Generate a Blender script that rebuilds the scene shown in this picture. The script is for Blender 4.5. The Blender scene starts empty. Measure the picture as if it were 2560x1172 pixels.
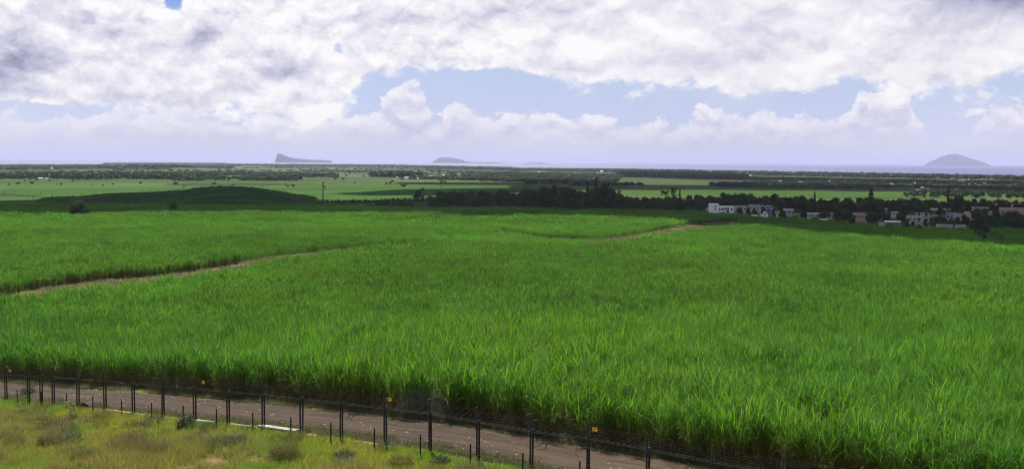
import bpy, math, random
import numpy as np
from mathutils import Vector, Matrix, Euler

random.seed(11)
rng = np.random.default_rng(11)
sc = bpy.context.scene
COL = sc.collection

# ------------------------------------------------------------------ camera
CZ = 45.0                                   # eye height above the sea
FPX = 2745.0                                # focal length in photo pixels (photo 2560 wide)
PITCH = math.atan(182 / FPX)
ROLL = 0.006
_R = np.array([1.0, 0, 0]); _U = np.array([0, math.sin(PITCH), math.cos(PITCH)]); _F = np.array([0, math.cos(PITCH), -math.sin(PITCH)])
_R, _U = _R * math.cos(ROLL) + _U * math.sin(ROLL), _U * math.cos(ROLL) - _R * math.sin(ROLL)
cam_d = bpy.data.cameras.new('camera'); cam = bpy.data.objects.new('camera', cam_d); COL.objects.link(cam)
cam_d.sensor_width = 36.0; cam_d.lens = 36.0 * FPX / 2560.0
cam_d.clip_start = 0.5; cam_d.clip_end = 250000
cam.matrix_world = Matrix(((_R[0], _U[0], -_F[0], 0), (_R[1], _U[1], -_F[1], 0), (_R[2], _U[2], -_F[2], CZ), (0, 0, 0, 1)))
sc.camera = cam

# ------------------------------------------------------------------ light and exposure
SUN_EL = math.radians(54); SUN_AZ = math.radians(-11)      # ahead of the camera, a little left
SUN_DIR = np.array([math.sin(SUN_AZ) * math.cos(SUN_EL), math.cos(SUN_AZ) * math.cos(SUN_EL), math.sin(SUN_EL)])
sd = bpy.data.lights.new('sun', 'SUN'); sd.energy = 5.0; sd.angle = math.radians(0.5); sd.color = (1.0, 0.95, 0.88)
sun = bpy.data.objects.new('sun', sd); COL.objects.link(sun)
sun.rotation_euler = Vector(-SUN_DIR).to_track_quat('-Z', 'Y').to_euler()
sun.location = (0, 0, 400)
sc.view_settings.view_transform = 'Standard'; sc.view_settings.look = 'None'
sc.view_settings.exposure = 0.55; sc.view_settings.gamma = 1.0; sc.view_settings.use_curve_mapping = False
sc.render.engine = 'CYCLES'
sc.cycles.use_denoising = True; sc.cycles.denoising_prefilter = 'ACCURATE'
try:
    sc.cycles.denoiser = 'OPENIMAGEDENOISE'; sc.cycles.denoising_input_passes = 'RGB_ALBEDO_NORMAL'
except Exception:
    pass
sc.cycles.use_adaptive_sampling = False
sc.cycles.max_bounces = 6; sc.cycles.diffuse_bounces = 3; sc.cycles.glossy_bounces = 2; sc.cycles.transmission_bounces = 4
sc.cycles.volume_bounces = 1; sc.cycles.transparent_max_bounces = 6
sc.cycles.sample_clamp_indirect = 3.0
sc.cycles.filter_width = 1.0


class NT:
    """small node-graph writer"""
    def __init__(s, tree): s.t = tree; s.n = tree.nodes; s.l = tree.links
    def new(s, typ, **kw):
        nd = s.n.new(typ)
        for k, v in kw.items(): setattr(nd, k, v)
        return nd
    def link(s, a, b): s.l.new(a, b)
    def put(s, sock, v):
        if hasattr(v, 'is_output'): s.l.new(v, sock)
        else: sock.default_value = v
    def m(s, op, a, b=0.0, c=0.0, clamp=False):
        nd = s.n.new('ShaderNodeMath'); nd.operation = op; nd.use_clamp = clamp
        s.put(nd.inputs[0], a); s.put(nd.inputs[1], b); s.put(nd.inputs[2], c)
        return nd.outputs[0]
    def vm(s, op, a, b=(0, 0, 0)):
        nd = s.n.new('ShaderNodeVectorMath'); nd.operation = op
        s.put(nd.inputs[0], a); s.put(nd.inputs[1], b)
        return nd.outputs[0]
    def noise(s, vec, scale, detail=4, rough=0.5, dist=0.0, lac=2.0):
        nd = s.n.new('ShaderNodeTexNoise'); nd.inputs['Scale'].default_value = scale; nd.inputs['Detail'].default_value = detail
        nd.inputs['Roughness'].default_value = rough; nd.inputs['Distortion'].default_value = dist; nd.inputs['Lacunarity'].default_value = lac
        if vec is not None: s.l.new(vec, nd.inputs['Vector'])
        return nd.outputs['Fac']
    def smooth(s, x, lo, hi, a=0.0, b=1.0):
        nd = s.n.new('ShaderNodeMapRange'); nd.interpolation_type = 'SMOOTHSTEP'
        s.put(nd.inputs[0], x); s.put(nd.inputs[1], lo); s.put(nd.inputs[2], hi); s.put(nd.inputs[3], a); s.put(nd.inputs[4], b)
        return nd.outputs[0]
    def lin(s, x, lo, hi, a=0.0, b=1.0):
        nd = s.n.new('ShaderNodeMapRange')
        s.put(nd.inputs[0], x); s.put(nd.inputs[1], lo); s.put(nd.inputs[2], hi); s.put(nd.inputs[3], a); s.put(nd.inputs[4], b)
        return nd.outputs[0]
    def mix(s, f, a, b, typ='MIX'):
        nd = s.n.new('ShaderNodeMix'); nd.data_type = 'RGBA'; nd.blend_type = typ; nd.clamp_factor = True
        s.put(nd.inputs[0], f)
        for i, v in ((6, a), (7, b)):
            if hasattr(v, 'is_output'): s.l.new(v, nd.inputs[i])
            else: nd.inputs[i].default_value = (v[0], v[1], v[2], 1)
        return nd.outputs[2]
    def curve(s, x, pts, lo, hi):
        """piecewise function of x, points (x, y) with y in 0..1"""
        nd = s.n.new('ShaderNodeFloatCurve'); c = nd.mapping.curves[0]
        P = [((px - lo) / (hi - lo), py) for px, py in pts]
        c.points[0].location = P[0]; c.points[1].location = P[-1]
        for q in P[1:-1]: c.points.new(*q)
        for q in c.points: q.handle_type = 'AUTO_CLAMPED'
        nd.mapping.update()
        s.l.new(s.lin(x, lo, hi), nd.inputs['Value'])
        return nd.outputs[0]


# ------------------------------------------------------------------ sky: Nishita + procedural cumulus by direction
def build_world():
    w = bpy.data.worlds.new('World'); sc.world = w; w.use_nodes = True
    T = NT(w.node_tree); T.n.clear()
    out = T.new('ShaderNodeOutputWorld'); bg = T.new('ShaderNodeBackground')
    sky = T.new('ShaderNodeTexSky'); sky.sky_type = 'NISHITA'; sky.sun_disc = False
    sky.sun_elevation = SUN_EL; sky.sun_rotation = SUN_AZ; sky.air_density = 1.0; sky.dust_density = 0.6; sky.ozone_density = 2.0
    tc = T.new('ShaderNodeTexCoord'); D = tc.outputs['Generated']
    sp = T.new('ShaderNodeSeparateXYZ'); T.link(D, sp.inputs[0]); x, y, z = sp.outputs
    A = T.m('MULTIPLY', T.m('ARCTAN2', x, y), 27.45)           # 1 unit = 2.09 degrees
    Ev = T.m('MULTIPLY', T.m('ARCSINE', z), 27.45)
    st = T.new('ShaderNodeMapping'); st.inputs['Scale'].default_value = (27.45, 27.45, 41.0); T.link(D, st.inputs[0]); P = st.outputs[0]
    def ax(px): return math.atan((px - 1280) / FPX) * 27.45
    def ca(px): return 1.0 / math.hypot(1.0, (min(max(px, -300), 2860) - 1280) / FPX)
    def ey(px, py): return (404 + (px - 1280) * ROLL - py) / 100.0 * ca(px)
    def gauss(px, py, rx, ry):
        dx = T.m('DIVIDE', T.m('SUBTRACT', A, ax(px)), rx); dy = T.m('DIVIDE', T.m('SUBTRACT', Ev, ey(px, py)), ry)
        return T.m('EXPONENT', T.m('MULTIPLY', T.m('ADD', T.m('MULTIPLY', dx, dx), T.m('MULTIPLY', dy, dy)), -1.0))
    def addall(L):
        r = L[0]
        for q in L[1:]: r = T.m('ADD', r, q)
        return r
    def w_(k, g): return T.m('MULTIPLY', g, k)
    # domain warp gives the cauliflower edges
    wn = T.new('ShaderNodeTexNoise'); wn.inputs['Scale'].default_value = 1.7; wn.inputs['Detail'].default_value = 3; T.link(P, wn.inputs['Vector'])
    warp = T.vm('SCALE', T.vm('SUBTRACT', wn.outputs['Color'], (0.5, 0.5, 0.5))); warp.node.inputs['Scale'].default_value = 0.55
    PW = T.vm('ADD', P, warp)
    def puff(vec, k=1.0, det=7):
        return T.noise(vec, 0.62 * k, det, 0.58)
    N1 = puff(PW, 1.35, 8)
    up = T.vm('ADD', PW, (-0.06, 0.0, 0.34)); N1u = puff(up, 1.35, 6)
    low = T.noise(P, 0.28, 4, 0.5)
    # ---- high cumulus deck: its base line over the azimuth
    base = [(-900, .5), (0, 1.30), (200, 1.35), (420, 1.05), (640, 1.0), (740, 1.05), (800, 1.2), (845, 1.45), (880, 1.72), (930, 1.98), (1000, 2.10), (1150, 2.05), (1310, 2.0), (1350, 1.72), (1430, 1.60), (1500, 1.66),
            (1550, 1.95), (1700, 1.95), (2000, 1.9), (2080, 1.95), (2170, 1.8), (2300, 1.8), (2440, 1.9), (2560, 2.15), (3400, 1.0)]
    eb = T.m('MULTIPLY', T.curve(A, [(ax(px), v * ca(px) / 3.0) for px, v in base], ax(-900), ax(3400)), 3.0)
    holes = addall([w_(1.25, gauss(443, -5, .30, .48)), w_(0.75, gauss(358, 165, .22, .30)), w_(0.9, gauss(848, 120, .25, .55)), w_(.6, gauss(100, 275, 1.2, .12)),
                    w_(.5, gauss(1990, 60, .4, .15)), w_(1.2, gauss(1240, 215, 1.1, .25))])
    hi = T.m('MULTIPLY', T.smooth(Ev, 4.6, 8.5), T.m('MULTIPLY', T.m('SUBTRACT', 0.68, low), 16.0))      # broken cover overhead
    cov = T.m('SUBTRACT', T.m('SUBTRACT', T.m('MULTIPLY', T.m('MINIMUM', T.m('SUBTRACT', Ev, eb), 1.1), 0.85), holes), T.m('MULTIPLY', hi, 0.5))
    dA = T.m('ADD', cov, T.m('MULTIPLY', T.m('ADD', T.m('MULTIPLY', T.m('SUBTRACT', N1, 0.47), 2.1), T.m('MULTIPLY', T.m('SUBTRACT', low, 0.45), 1.0)), 1.0))
    mA = T.smooth(dA, -0.08, 0.24)
    # light and dark inside the deck: billow gradient toward the sun, thickness, and the dark bellies
    grad = T.m('SUBTRACT', N1, N1u)
    dark = addall([w_(.95, gauss(40, 160, .95, .50)), w_(.45, gauss(110, 235, 1.3, .17)), w_(.40, gauss(300, 240, .5, .16)), w_(.36, gauss(350, 95, .9, .40)), w_(.30, gauss(430, 262, .7, .12)),
                   w_(.62, gauss(500, 110, .55, .55)), w_(.62, gauss(720, 190, .55, .35)), w_(.40, gauss(610, 225, .6, .14)), w_(.30, gauss(1000, 140, .9, .30)), w_(.28, gauss(1350, 60, 1.6, .5)),
                   w_(.40, gauss(1760, 160, .9, .22)), w_(.22, gauss(1900, 90, 1.0, .5)), w_(.4, gauss(2345, 195, .3, .22)), w_(.35, gauss(1450, 178, .5, .1)), w_(1.25, gauss(2570, -15, 2.3, .60)), w_(.25, gauss(2200, 100, .7, .4))])
    sh = addall([T.m('MULTIPLY', T.m('MULTIPLY', grad, T.smooth(A, -3.0, 5.0, 2.0, 1.2)), 1.0), 0.88, T.m('MULTIPLY', T.m('SUBTRACT', low, 0.5), -0.45), T.m('MULTIPLY', dark, -0.62)])
    sh = T.m('ADD', sh, T.m('MULTIPLY', T.m('SUBTRACT', 0.45, dA), 0.10))
    cr = T.new('ShaderNodeValToRGB'); T.link(sh, cr.inputs[0]); el = cr.color_ramp.elements
    el[0].position = 0.0; el[0].color = (.27, .25, .36, 1); el[1].position = 1.0; el[1].color = (1.0, .985, .99, 1)
    for pos, c in ((.28, (.45, .44, .62)), (.52, (.63, .62, .76)), (.76, (.83, .81, .885))):
        e = el.new(pos); e.color = (*c, 1)
    colA = cr.outputs[0]
    # ---- horizon cumulus: its ragged top line over the azimuth
    tops = [(-900, 1.2), (0, 1.12), (30, 1.25), (90, 1.0), (200, 1.2), (400, 1.3), (560, 1.25), (700, 1.05), (820, .95), (900, 1.15), (950, 1.4), (990, 1.85), (1035, 1.95), (1065, 1.5), (1100, 1.05), (1125, 1.45), (1165, 1.40),
            (1220, 1.2), (1290, 1.15), (1350, 1.18), (1400, .98), (1480, 1.15), (1560, .95), (1650, 1.0), (1720, 1.2), (1790, 1.45), (1840, 1.2), (1890, 1.35), (1960, 1.25), (2030, 1.2), (2090, 1.15), (2125, 1.45), (2150, 1.9), (2230, 1.9),
            (2275, 1.4), (2340, .75), (2400, .8), (2450, 1.3), (2510, 1.55), (2560, 1.5), (3400, 1.3)]
    et = T.m('MULTIPLY', T.curve(A, [(ax(px), v * ca(px) / 3.0) for px, v in tops], ax(-900), ax(3400)), 3.0)
    N2 = puff(PW, 2.6); N2u = puff(up, 2.6, 5)
    dB = T.m('ADD', T.m('SUBTRACT', et, Ev), T.m('MULTIPLY', T.m('SUBTRACT', N2, 0.5), 1.5))
    mB = T.m('MULTIPLY', T.smooth(dB, -0.03, 0.13), T.m('ADD', 0.62, T.m('MULTIPLY', T.smooth(T.noise(PW, 1.5, 5, .6), .38, .58), 0.38)))
    shB = T.m('ADD', T.m('ADD', T.m('MULTIPLY', T.m('SUBTRACT', N2, N2u), 1.9), 0.86), T.m('MULTIPLY', T.m('MINIMUM', T.m('MAXIMUM', dB, 0.0), 0.8), -0.40))
    cb = T.mix(T.smooth(shB, 0.15, 1.0), (.56, .56, .76), (.93, .90, .965))
    veil = (.64, .635, .755)
    cb = T.mix(T.smooth(Ev, 1.15, 0.1), cb, veil)
    # ---- clear sky between
    skyc = T.vm('SCALE', sky.outputs[0]); skyc.node.inputs['Scale'].default_value = 0.10
    gap = T.mix(T.smooth(Ev, 0.4, 2.6), (.60, .64, .87), (.51, .62, .86))
    gap = T.mix(T.smooth(Ev, 2.6, 4.2), gap, (.20, .34, .78))
    clear = T.mix(T.smooth(Ev, 3.5, 9.0), gap, skyc)
    c = T.mix(mB, clear, cb)
    # thin high veil inside the blue gaps
    c = T.mix(T.m('MULTIPLY', T.smooth(low, .40, .65), T.smooth(Ev, 6.0, 1.0, 0.0, .30)), c, (.80, .80, .92))
    c = T.mix(T.m('MULTIPLY', mA, T.smooth(Ev, 0.2, 0.9)), c, colA)
    c = T.mix(T.smooth(Ev, 0.0, -1.0), c, (.30, .32, .40))
    T.link(c, bg.inputs['Color']); bg.inputs['Strength'].default_value = 0.70
    T.link(bg.outputs[0], out.inputs[0])
    try:
        w.cycles.sampling_method = 'MANUAL'; w.cycles.sample_map_resolution = 1024
    except Exception:
        pass
build_world()

# ------------------------------------------------------------------ terrain functions (all in metres, camera above the origin)
_Yt = np.log([1, 8, 20, 40, 48, 60, 75, 100, 130, 170, 210, 260, 320, 340, 400, 490, 600, 700, 900, 1500, 3000, 6000, 12000, 16000])
_At = np.array([7.5, 9.3, 11.3, 12.7, 13.15, 13.9, 14.9, 16.6, 18.4, 20.4, 21.6, 22.6, 23.5, 23.9, 25, 26.5, 28, 28.9, 30.2, 33.2, 37, 40, 42, 43])
_gl = np.linspace(0, math.log(16000), 1200)
_ga = np.interp(_gl, _Yt, _At); _k = np.hanning(61); _k /= _k.sum()
_ga = np.convolve(np.pad(_ga, 30, mode='edge'), _k, 'valid')
_Bt = [0, 1.3, 1.4, 1.5, 1.7, 1.3, .4, .2, .4, 1.3, 5.6, 5.8, 4.0, 1.5, 0]; _By = np.log([1, 40, 48, 72, 100, 175, 260, 400, 610, 680, 840, 1000, 1500, 3000, 6000])
_Ct = [0, -.2, -.2, 0, .2, 1.0, 1.2, .9, .6, 0]; _Cy = np.log([1, 40, 48, 100, 170, 260, 360, 500, 680, 1200])
_cpx = [-1500, 0, 250, 640, 900, 1100, 1280, 1600, 1920, 2560, 4200]; _cY = [4500, 5490, 6400, 8700, 9500, 7700, 5900, 5450, 4250, 3050, 2400]

def coastY(u): return np.interp(u * FPX + 1280, _cpx, _cY)

def ground(X, Y):
    X = np.asarray(X, float); Y = np.asarray(Y, float)
    r = np.hypot(X, Y); Ye = np.maximum(np.maximum(Y, r * 0.8), 1.0)
    u = np.clip(X / Ye, -0.6, 0.6); l = np.log(Ye)
    d = np.interp(l, _gl, _ga)
    d = d + np.where(u < 0, np.interp(l, _By, _Bt) * (-u / 0.466), np.interp(l, _Cy, _Ct) * (u / 0.44))
    # the low wooded rise on the far left
    d = d - 11.0 * np.exp(-((u + 0.318) / 0.048) ** 2 - ((Ye - 3900) / 700) ** 2) - 8.0 * np.exp(-((u + 0.405) / 0.05) ** 2 - ((Ye - 3900) / 700) ** 2) * 0.4
    sf = (X + 1.3) * -.802 + (Y - 48.0) * .597; tf = (X + 1.3) * .597 + (Y - 48.0) * .802        # the lie of the land along the fence
    d = d + np.interp(sf, [-40, -16, -14, -11, -8.5, -5.7, -2.8, 0, 3, 8.7, 14, 20, 28, 34, 42, 55, 80], [.7, .6, .54, .47, .33, .20, .22, .05, -.17, -.31, -.43, -.42, -.40, -.34, -.12, 0, 0]) * np.clip((60 - tf) / 50, 0, 1) * np.clip((tf + 60) / 40, 0, 1)
    t = np.clip((Ye - coastY(u)) / (0.06 * coastY(u)), 0, 1)
    d = d + t * t * (3 - 2 * t) * np.maximum(CZ + 6 - d, 0)
    return CZ - d

def project(X, Y, Z):
    z = np.asarray(Z, float) - CZ
    xc = X * _R[0] + Y * _R[1] + z * _R[2]; yc = X * _U[0] + Y * _U[1] + z * _U[2]; zc = X * _F[0] + Y * _F[1] + z * _F[2]
    zc = np.maximum(zc, 0.1)
    return 1280 + FPX * xc / zc, 586 - FPX * yc / zc

def ray(px, py):
    d = _F + (px - 1280) / FPX * _R + (586 - py) / FPX * _U
    return d / d[1]

_Ys = np.exp(np.linspace(math.log(18), math.log(15000), 2500))
def hit(px, py, dz=0.0):
    """the ground point seen at a photo pixel (dz: on a surface that much higher)"""
    d = ray(px, py)
    g = ground(d[0] * _Ys, _Ys) + dz - (CZ + d[2] * _Ys)
    i = int(np.argmax(g > 0)) if (g > 0).any() else len(_Ys) - 1
    if i > 0:
        t = -g[i - 1] / (g[i] - g[i - 1] + 1e-12); Y = _Ys[i - 1] + t * (_Ys[i] - _Ys[i - 1])
    else: Y = _Ys[0]
    return float(d[0] * Y), float(Y)

def at_Y(px, Y):
    """X for a photo column at forward distance Y, on the ground"""
    u = (px - 1280) / FPX * Y
    for _ in range(6):
        q, _p = project(u, Y, ground(u, Y)); u += (px - float(q)) / FPX * Y
    return u

def inside(X, Y, poly):
    X = np.asarray(X); r = np.zeros(X.shape, bool); n = len(poly); j = n - 1
    for i in range(n):
        xi, yi = poly[i]; xj, yj = poly[j]
        if yi != yj:
            c = ((yi > Y) != (yj > Y)) & (X < (xj - xi) * (Y - yi) / (yj - yi) + xi)
            r ^= c
        j = i
    return r

def vnoise(X, Y, s, seed=0):
    """value noise 0..1"""
    X = np.asarray(X, float) / s; Y = np.asarray(Y, float) / s
    i = np.floor(X).astype(np.int64); j = np.floor(Y).astype(np.int64); fx = X - i; fy = Y - j
    fx = fx * fx * (3 - 2 * fx); fy = fy * fy * (3 - 2 * fy)
    def h(a, b):
        n = (a * 374761393 + b * 668265263 + seed * 1442695041) & 0x7fffffff
        n = ((n ^ (n >> 13)) * 1274126177) & 0x7fffffff
        return ((n ^ (n >> 16)) & 0xffff) / 65535.0
    return (h(i, j) * (1 - fx) + h(i + 1, j) * fx) * (1 - fy) + (h(i, j + 1) * (1 - fx) + h(i + 1, j + 1) * fx) * fy

def fnoise(X, Y, s, seed=0): return (vnoise(X, Y, s, seed) + .5 * vnoise(X, Y, s / 2.1, seed + 7) + .25 * vnoise(X, Y, s / 4.3, seed + 13)) / 1.75

# ------------------------------------------------------------------ mesh and object helpers
def mesh_np(name, V, Fc, attrs=None, smooth=False, cols=None):
    V = np.asarray(V, np.float32); Fc = np.asarray(Fc, np.int32); k = Fc.shape[1]
    me = bpy.data.meshes.new(name)
    me.vertices.add(len(V)); me.vertices.foreach_set('co', V.ravel())
    me.loops.add(Fc.size); me.loops.foreach_set('vertex_index', Fc.ravel())
    me.polygons.add(len(Fc)); me.polygons.foreach_set('loop_start', np.arange(0, Fc.size, k, dtype=np.int32))
    try: me.polygons.foreach_set('loop_total', np.full(len(Fc), k, np.int32))
    except Exception: pass
    if smooth: me.polygons.foreach_set('use_smooth', np.ones(len(Fc), bool))
    for nm, a in (attrs or {}).items():
        at = me.attributes.new(nm, 'FLOAT', 'POINT'); at.data.foreach_set('value', np.asarray(a, np.float32))
    for nm, a in (cols or {}).items():
        at = me.attributes.new(nm, 'FLOAT_COLOR', 'POINT'); a = np.asarray(a, np.float32)
        at.data.foreach_set('color', np.concatenate([a, np.ones((len(a), 1), np.float32)], 1).ravel())
    me.update(calc_edges=True); me.validate()
    return me

class MB:
    """collects boxes, bars, tubes and polygons into one mesh"""
    def __init__(s): s.v = []; s.f = []; s.mi = []
    def add(s, vs, fs, mi=0):
        b = len(s.v); s.v += [tuple(map(float, q)) for q in vs]
        s.f += [tuple(i + b for i in q) for q in fs]; s.mi += [mi] * len(fs)
    def box(s, c, size, rz=0.0, mi=0):
        cx, cy, cz = c; a, b, h = size[0] / 2, size[1] / 2, size[2] / 2; co, si = math.cos(rz), math.sin(rz)
        vs = [(cx + x * co - y * si, cy + x * si + y * co, cz + z) for z in (-h, h) for x, y in ((-a, -b), (a, -b), (a, b), (-a, b))]
        s.add(vs, [(3, 2, 1, 0), (4, 5, 6, 7), (0, 1, 5, 4), (1, 2, 6, 5), (2, 3, 7, 6), (3, 0, 4, 7)], mi)
    def bevbox(s, c, size, b=.01, mi=0):
        """box with chamfered vertical and top edges"""
        cx, cy, cz = c; a, d, h = size[0] / 2, size[1] / 2, size[2] / 2
        def ring(e, z, ins):
            A, D = a - ins, d - ins
            return [(cx + x, cy + y, cz + z) for x, y in ((-A + e, -D), (A - e, -D), (A, -D + e), (A, D - e), (A - e, D), (-A + e, D), (-A, D - e), (-A, -D + e))]
        vs = ring(b, -h, 0) + ring(b, h - b, 0) + ring(b, h, b)
        fs = [tuple(range(7, -1, -1)), tuple(range(16, 24))]
        for k in (0, 8):
            for i in range(8): fs.append((k + i, k + (i + 1) % 8, k + 8 + (i + 1) % 8, k + 8 + i))
        s.add(vs, fs, mi)
    def tube(s, p0, p1, r0, r1=None, n=5, mi=0, cap=True):
        r1 = r0 if r1 is None else r1
        p0, p1 = Vector(p0), Vector(p1); d = (p1 - p0).normalized()
        a = d.orthogonal().normalized(); b = d.cross(a)
        vs = [p + (a * math.cos(2 * math.pi * i / n) + b * math.sin(2 * math.pi * i / n)) * r for p, r in ((p0, r0), (p1, r1)) for i in range(n)]
        fs = [(i, (i + 1) % n, n + (i + 1) % n, n + i) for i in range(n)]
        if cap: fs += [tuple(range(n - 1, -1, -1)), tuple(range(n, 2 * n))]
        s.add(vs, fs, mi)
    def path(s, pts, r, n=5, mi=0):
        for i in range(len(pts) - 1):
            ra, rb = (r[i], r[i + 1]) if hasattr(r, '__len__') else (r, r)
            s.tube(pts[i], pts[i + 1], ra, rb, n, mi)
    def mesh(s, name, mats):
        me = bpy.data.meshes.new(name); me.from_pydata(s.v, [], s.f)
        for m in (mats if isinstance(mats, (list, tuple)) else [mats]): me.materials.append(m)
        if any(s.mi): me.polygons.foreach_set('material_index', s.mi)
        me.update(); return me

def link(name, data, parent=None, loc=None, rz=None, **props):
    o = bpy.data.objects.new(name, data); COL.objects.link(o)
    if parent is not None: o.parent = parent
    if loc is not None: o.location = loc
    if rz is not None: o.rotation_euler = (0, 0, rz)
    for k, v in props.items():
        if v is not None: o[k] = v
    return o

def thing(name, label, cat, loc=(0, 0, 0), rz=0.0, group=None):
    return link(name, None, None, loc, rz, label=label, category=cat, group=group)

def copy_tree(o, parent=None):
    c = o.copy(); COL.objects.link(c)
    if parent is not None: c.parent = parent
    for ch in list(o.children): copy_tree(ch, c)
    return c

# ------------------------------------------------------------------ materials
def mat(name, col, rough=.8, metal=0.0, spec=.3, var=.12, scale=3.0, bump=0.0, bscale=20.0, coord='Object', dirt=None):
    """plain material with a little natural unevenness"""
    m = bpy.data.materials.new(name); m.use_nodes = True; T = NT(m.node_tree)
    b = T.n['Principled BSDF']; tc = T.new('ShaderNodeTexCoord'); v = tc.outputs[coord]
    n = T.noise(v, scale, 5, .6)
    c = T.mix(T.smooth(n, .3, .7), tuple(x * (1 - var) for x in col), tuple(min(1, x * (1 + var)) for x in col))
    if dirt: c = T.mix(T.smooth(T.noise(v, scale * .37, 6, .65), .5, .68, 0, .75), c, dirt)
    T.link(c, b.inputs['Base Color']); b.inputs['Roughness'].default_value = rough; b.inputs['Metallic'].default_value = metal
    b.inputs['Specular IOR Level'].default_value = spec
    if bump:
        bp = T.new('ShaderNodeBump'); bp.inputs['Strength'].default_value = bump; bp.inputs['Distance'].default_value = .05
        T.link(T.noise(v, bscale, 4, .6), bp.inputs['Height']); T.link(bp.outputs[0], b.inputs['Normal'])
    return m

def leaf_mat(name, green, dry, trans, rough=.42, spec=.35, hue=.25, patch=None, pscale=.06, amount=.38, tone=False):
    """thin leaf: diffuse + translucent + sheen; 'dry' point attribute blends to straw; per-instance and patchy tint"""
    m = bpy.data.materials.new(name); m.use_nodes = True; T = NT(m.node_tree); T.n.clear()
    out = T.new('ShaderNodeOutputMaterial')
    at = T.new('ShaderNodeAttribute'); at.attribute_name = 'dry'
    oi = T.new('ShaderNodeObjectInfo'); geo = T.new('ShaderNodeNewGeometry')
    c = T.mix(T.m('MULTIPLY', oi.outputs['Random'], 1.0), tuple(x * (1 - hue) for x in green), tuple(x * (1 + hue) for x in green))
    tr = T.mix(oi.outputs['Random'], tuple(x * (1 - hue) for x in trans), tuple(x * (1 + hue) for x in trans))
    if patch:
        f = T.smooth(T.noise(geo.outputs['Position'], pscale, 4, .6), .38, .66)
        c = T.mix(f, c, patch[0]); tr = T.mix(f, tr, patch[1])
    if tone:        # older and younger stands, a few yellowing stools
        n_ = T.m('ADD', T.m('MULTIPLY', T.noise(geo.outputs['Position'], .016, 4, .6), .6), T.m('MULTIPLY', T.noise(geo.outputs['Position'], .11, 3, .5), .4))
        k_ = T.lin(n_, .38, .62, .72, 1.24); c = T.vm('SCALE', c); T.link(k_, c.node.inputs['Scale']); tr = T.vm('SCALE', tr); T.link(k_, tr.node.inputs['Scale'])
        y_ = T.smooth(oi.outputs['Random'], .92, .99, 0, .3); c = T.mix(y_, c, (.15, .15, .03)); tr = T.mix(y_, tr, (.24, .26, .03))
    c = T.mix(at.outputs['Fac'], c, dry); tr = T.mix(at.outputs['Fac'], tr, tuple(x * 1.25 for x in dry))
    d = T.new('ShaderNodeBsdfDiffuse'); t = T.new('ShaderNodeBsdfTranslucent'); g = T.new('ShaderNodeBsdfGlossy')
    T.link(c, d.inputs[0]); T.link(tr, t.inputs[0]); g.inputs['Roughness'].default_value = rough; g.inputs[0].default_value = (1, 1, 1, 1)
    m1 = T.new('ShaderNodeMixShader'); m1.inputs[0].default_value = amount; T.link(d.outputs[0], m1.inputs[1]); T.link(t.outputs[0], m1.inputs[2])
    lw = T.new('ShaderNodeLayerWeight'); lw.inputs[0].default_value = .5
    m2 = T.new('ShaderNodeMixShader'); T.link(T.m('MULTIPLY', T.m('ADD', T.m('POWER', lw.outputs['Facing'], 4.0), .10), spec * .28), m2.inputs[0]); T.link(m1.outputs[0], m2.inputs[1]); T.link(g.outputs[0], m2.inputs[2])
    T.link(m2.outputs[0], out.inputs[0])
    return m

# ------------------------------------------------------------------ fence line frame: s metres leftwards along the fence, t metres beyond it
FP0 = np.array([-1.3, 48.0]); FD = np.array([-.802, .597]); FN = np.array([.597, .802])
def st_xy(s, t): return FP0[0] + FD[0] * s + FN[0] * t, FP0[1] + FD[1] * s + FN[1] * t
def xy_st(X, Y): return (X - FP0[0]) * FD[0] + (Y - FP0[1]) * FD[1], (X - FP0[0]) * FN[0] + (Y - FP0[1]) * FN[1]
def fence_s(px, t=0.0, dz=1.2):
    lo, hi = -30.0, 80.0
    for _ in range(40):
        mid = (lo + hi) / 2; x, y = st_xy(mid, t); q, _p = project(x, y, float(ground(x, y)) + dz)
        if q > px: lo = mid
        else: hi = mid
    return (lo + hi) / 2

# ------------------------------------------------------------------ gaps between the cane fields (plan polygons)
def poly_px(far, near, dz=1.65): return [hit(a, b) for a, b in far] + [hit(a, b, dz) for a, b in reversed(near)]
GAP_A = poly_px([(-400, 775), (-60, 752), (0, 740), (100, 722), (250, 700), (350, 694), (450, 683), (560, 665), (700, 640), (850, 625), (1085, 606)],
                [(-400, 800), (-60, 762), (0, 751), (150, 734), (300, 717), (450, 701), (600, 674), (700, 651), (780, 637), (850, 623), (1085, 605)])
GAP_B = poly_px([(1250, 580), (1310, 591), (1400, 600), (1490, 600), (1560, 592), (1650, 577), (1720, 562), (1830, 552)],
                [(1250, 579), (1310, 590), (1400, 599), (1490, 605), (1600, 594), (1700, 579), (1780, 569), (1860, 551)])
def strip(pts, w):
    P = [hit(*q) for q in pts]; return P, w
THIN = [strip([(640, 558), (850, 570), (1050, 574), (1250, 582)], 9.0), strip([(905, 566), (1050, 553), (1250, 541), (1330, 533)], 11.0), strip([(0, 597), (130, 594)], 6.0),
        strip([(2425, 566), (2460, 590), (2488, 614)], 8.0), strip([(1850, 566), (2000, 572), (2150, 580), (2300, 592)], 6.0), strip([(1330, 540), (1480, 528)], 11.0)]
def seg_dist(X, Y, P):
    d = np.full(np.shape(X), 1e9)
    for (ax_, ay), (bx, by) in zip(P[:-1], P[1:]):
        vx, vy = bx - ax_, by - ay; L = vx * vx + vy * vy + 1e-9
        t = np.clip(((X - ax_) * vx + (Y - ay) * vy) / L, 0, 1)
        d = np.minimum(d, np.hypot(X - ax_ - t * vx, Y - ay - t * vy))
    return d
_vx = [-600, 0, 170, 700, 1075, 1290, 1500, 1750, 1850, 1900, 2100, 2250, 2420, 2440, 2560, 3200]
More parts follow.
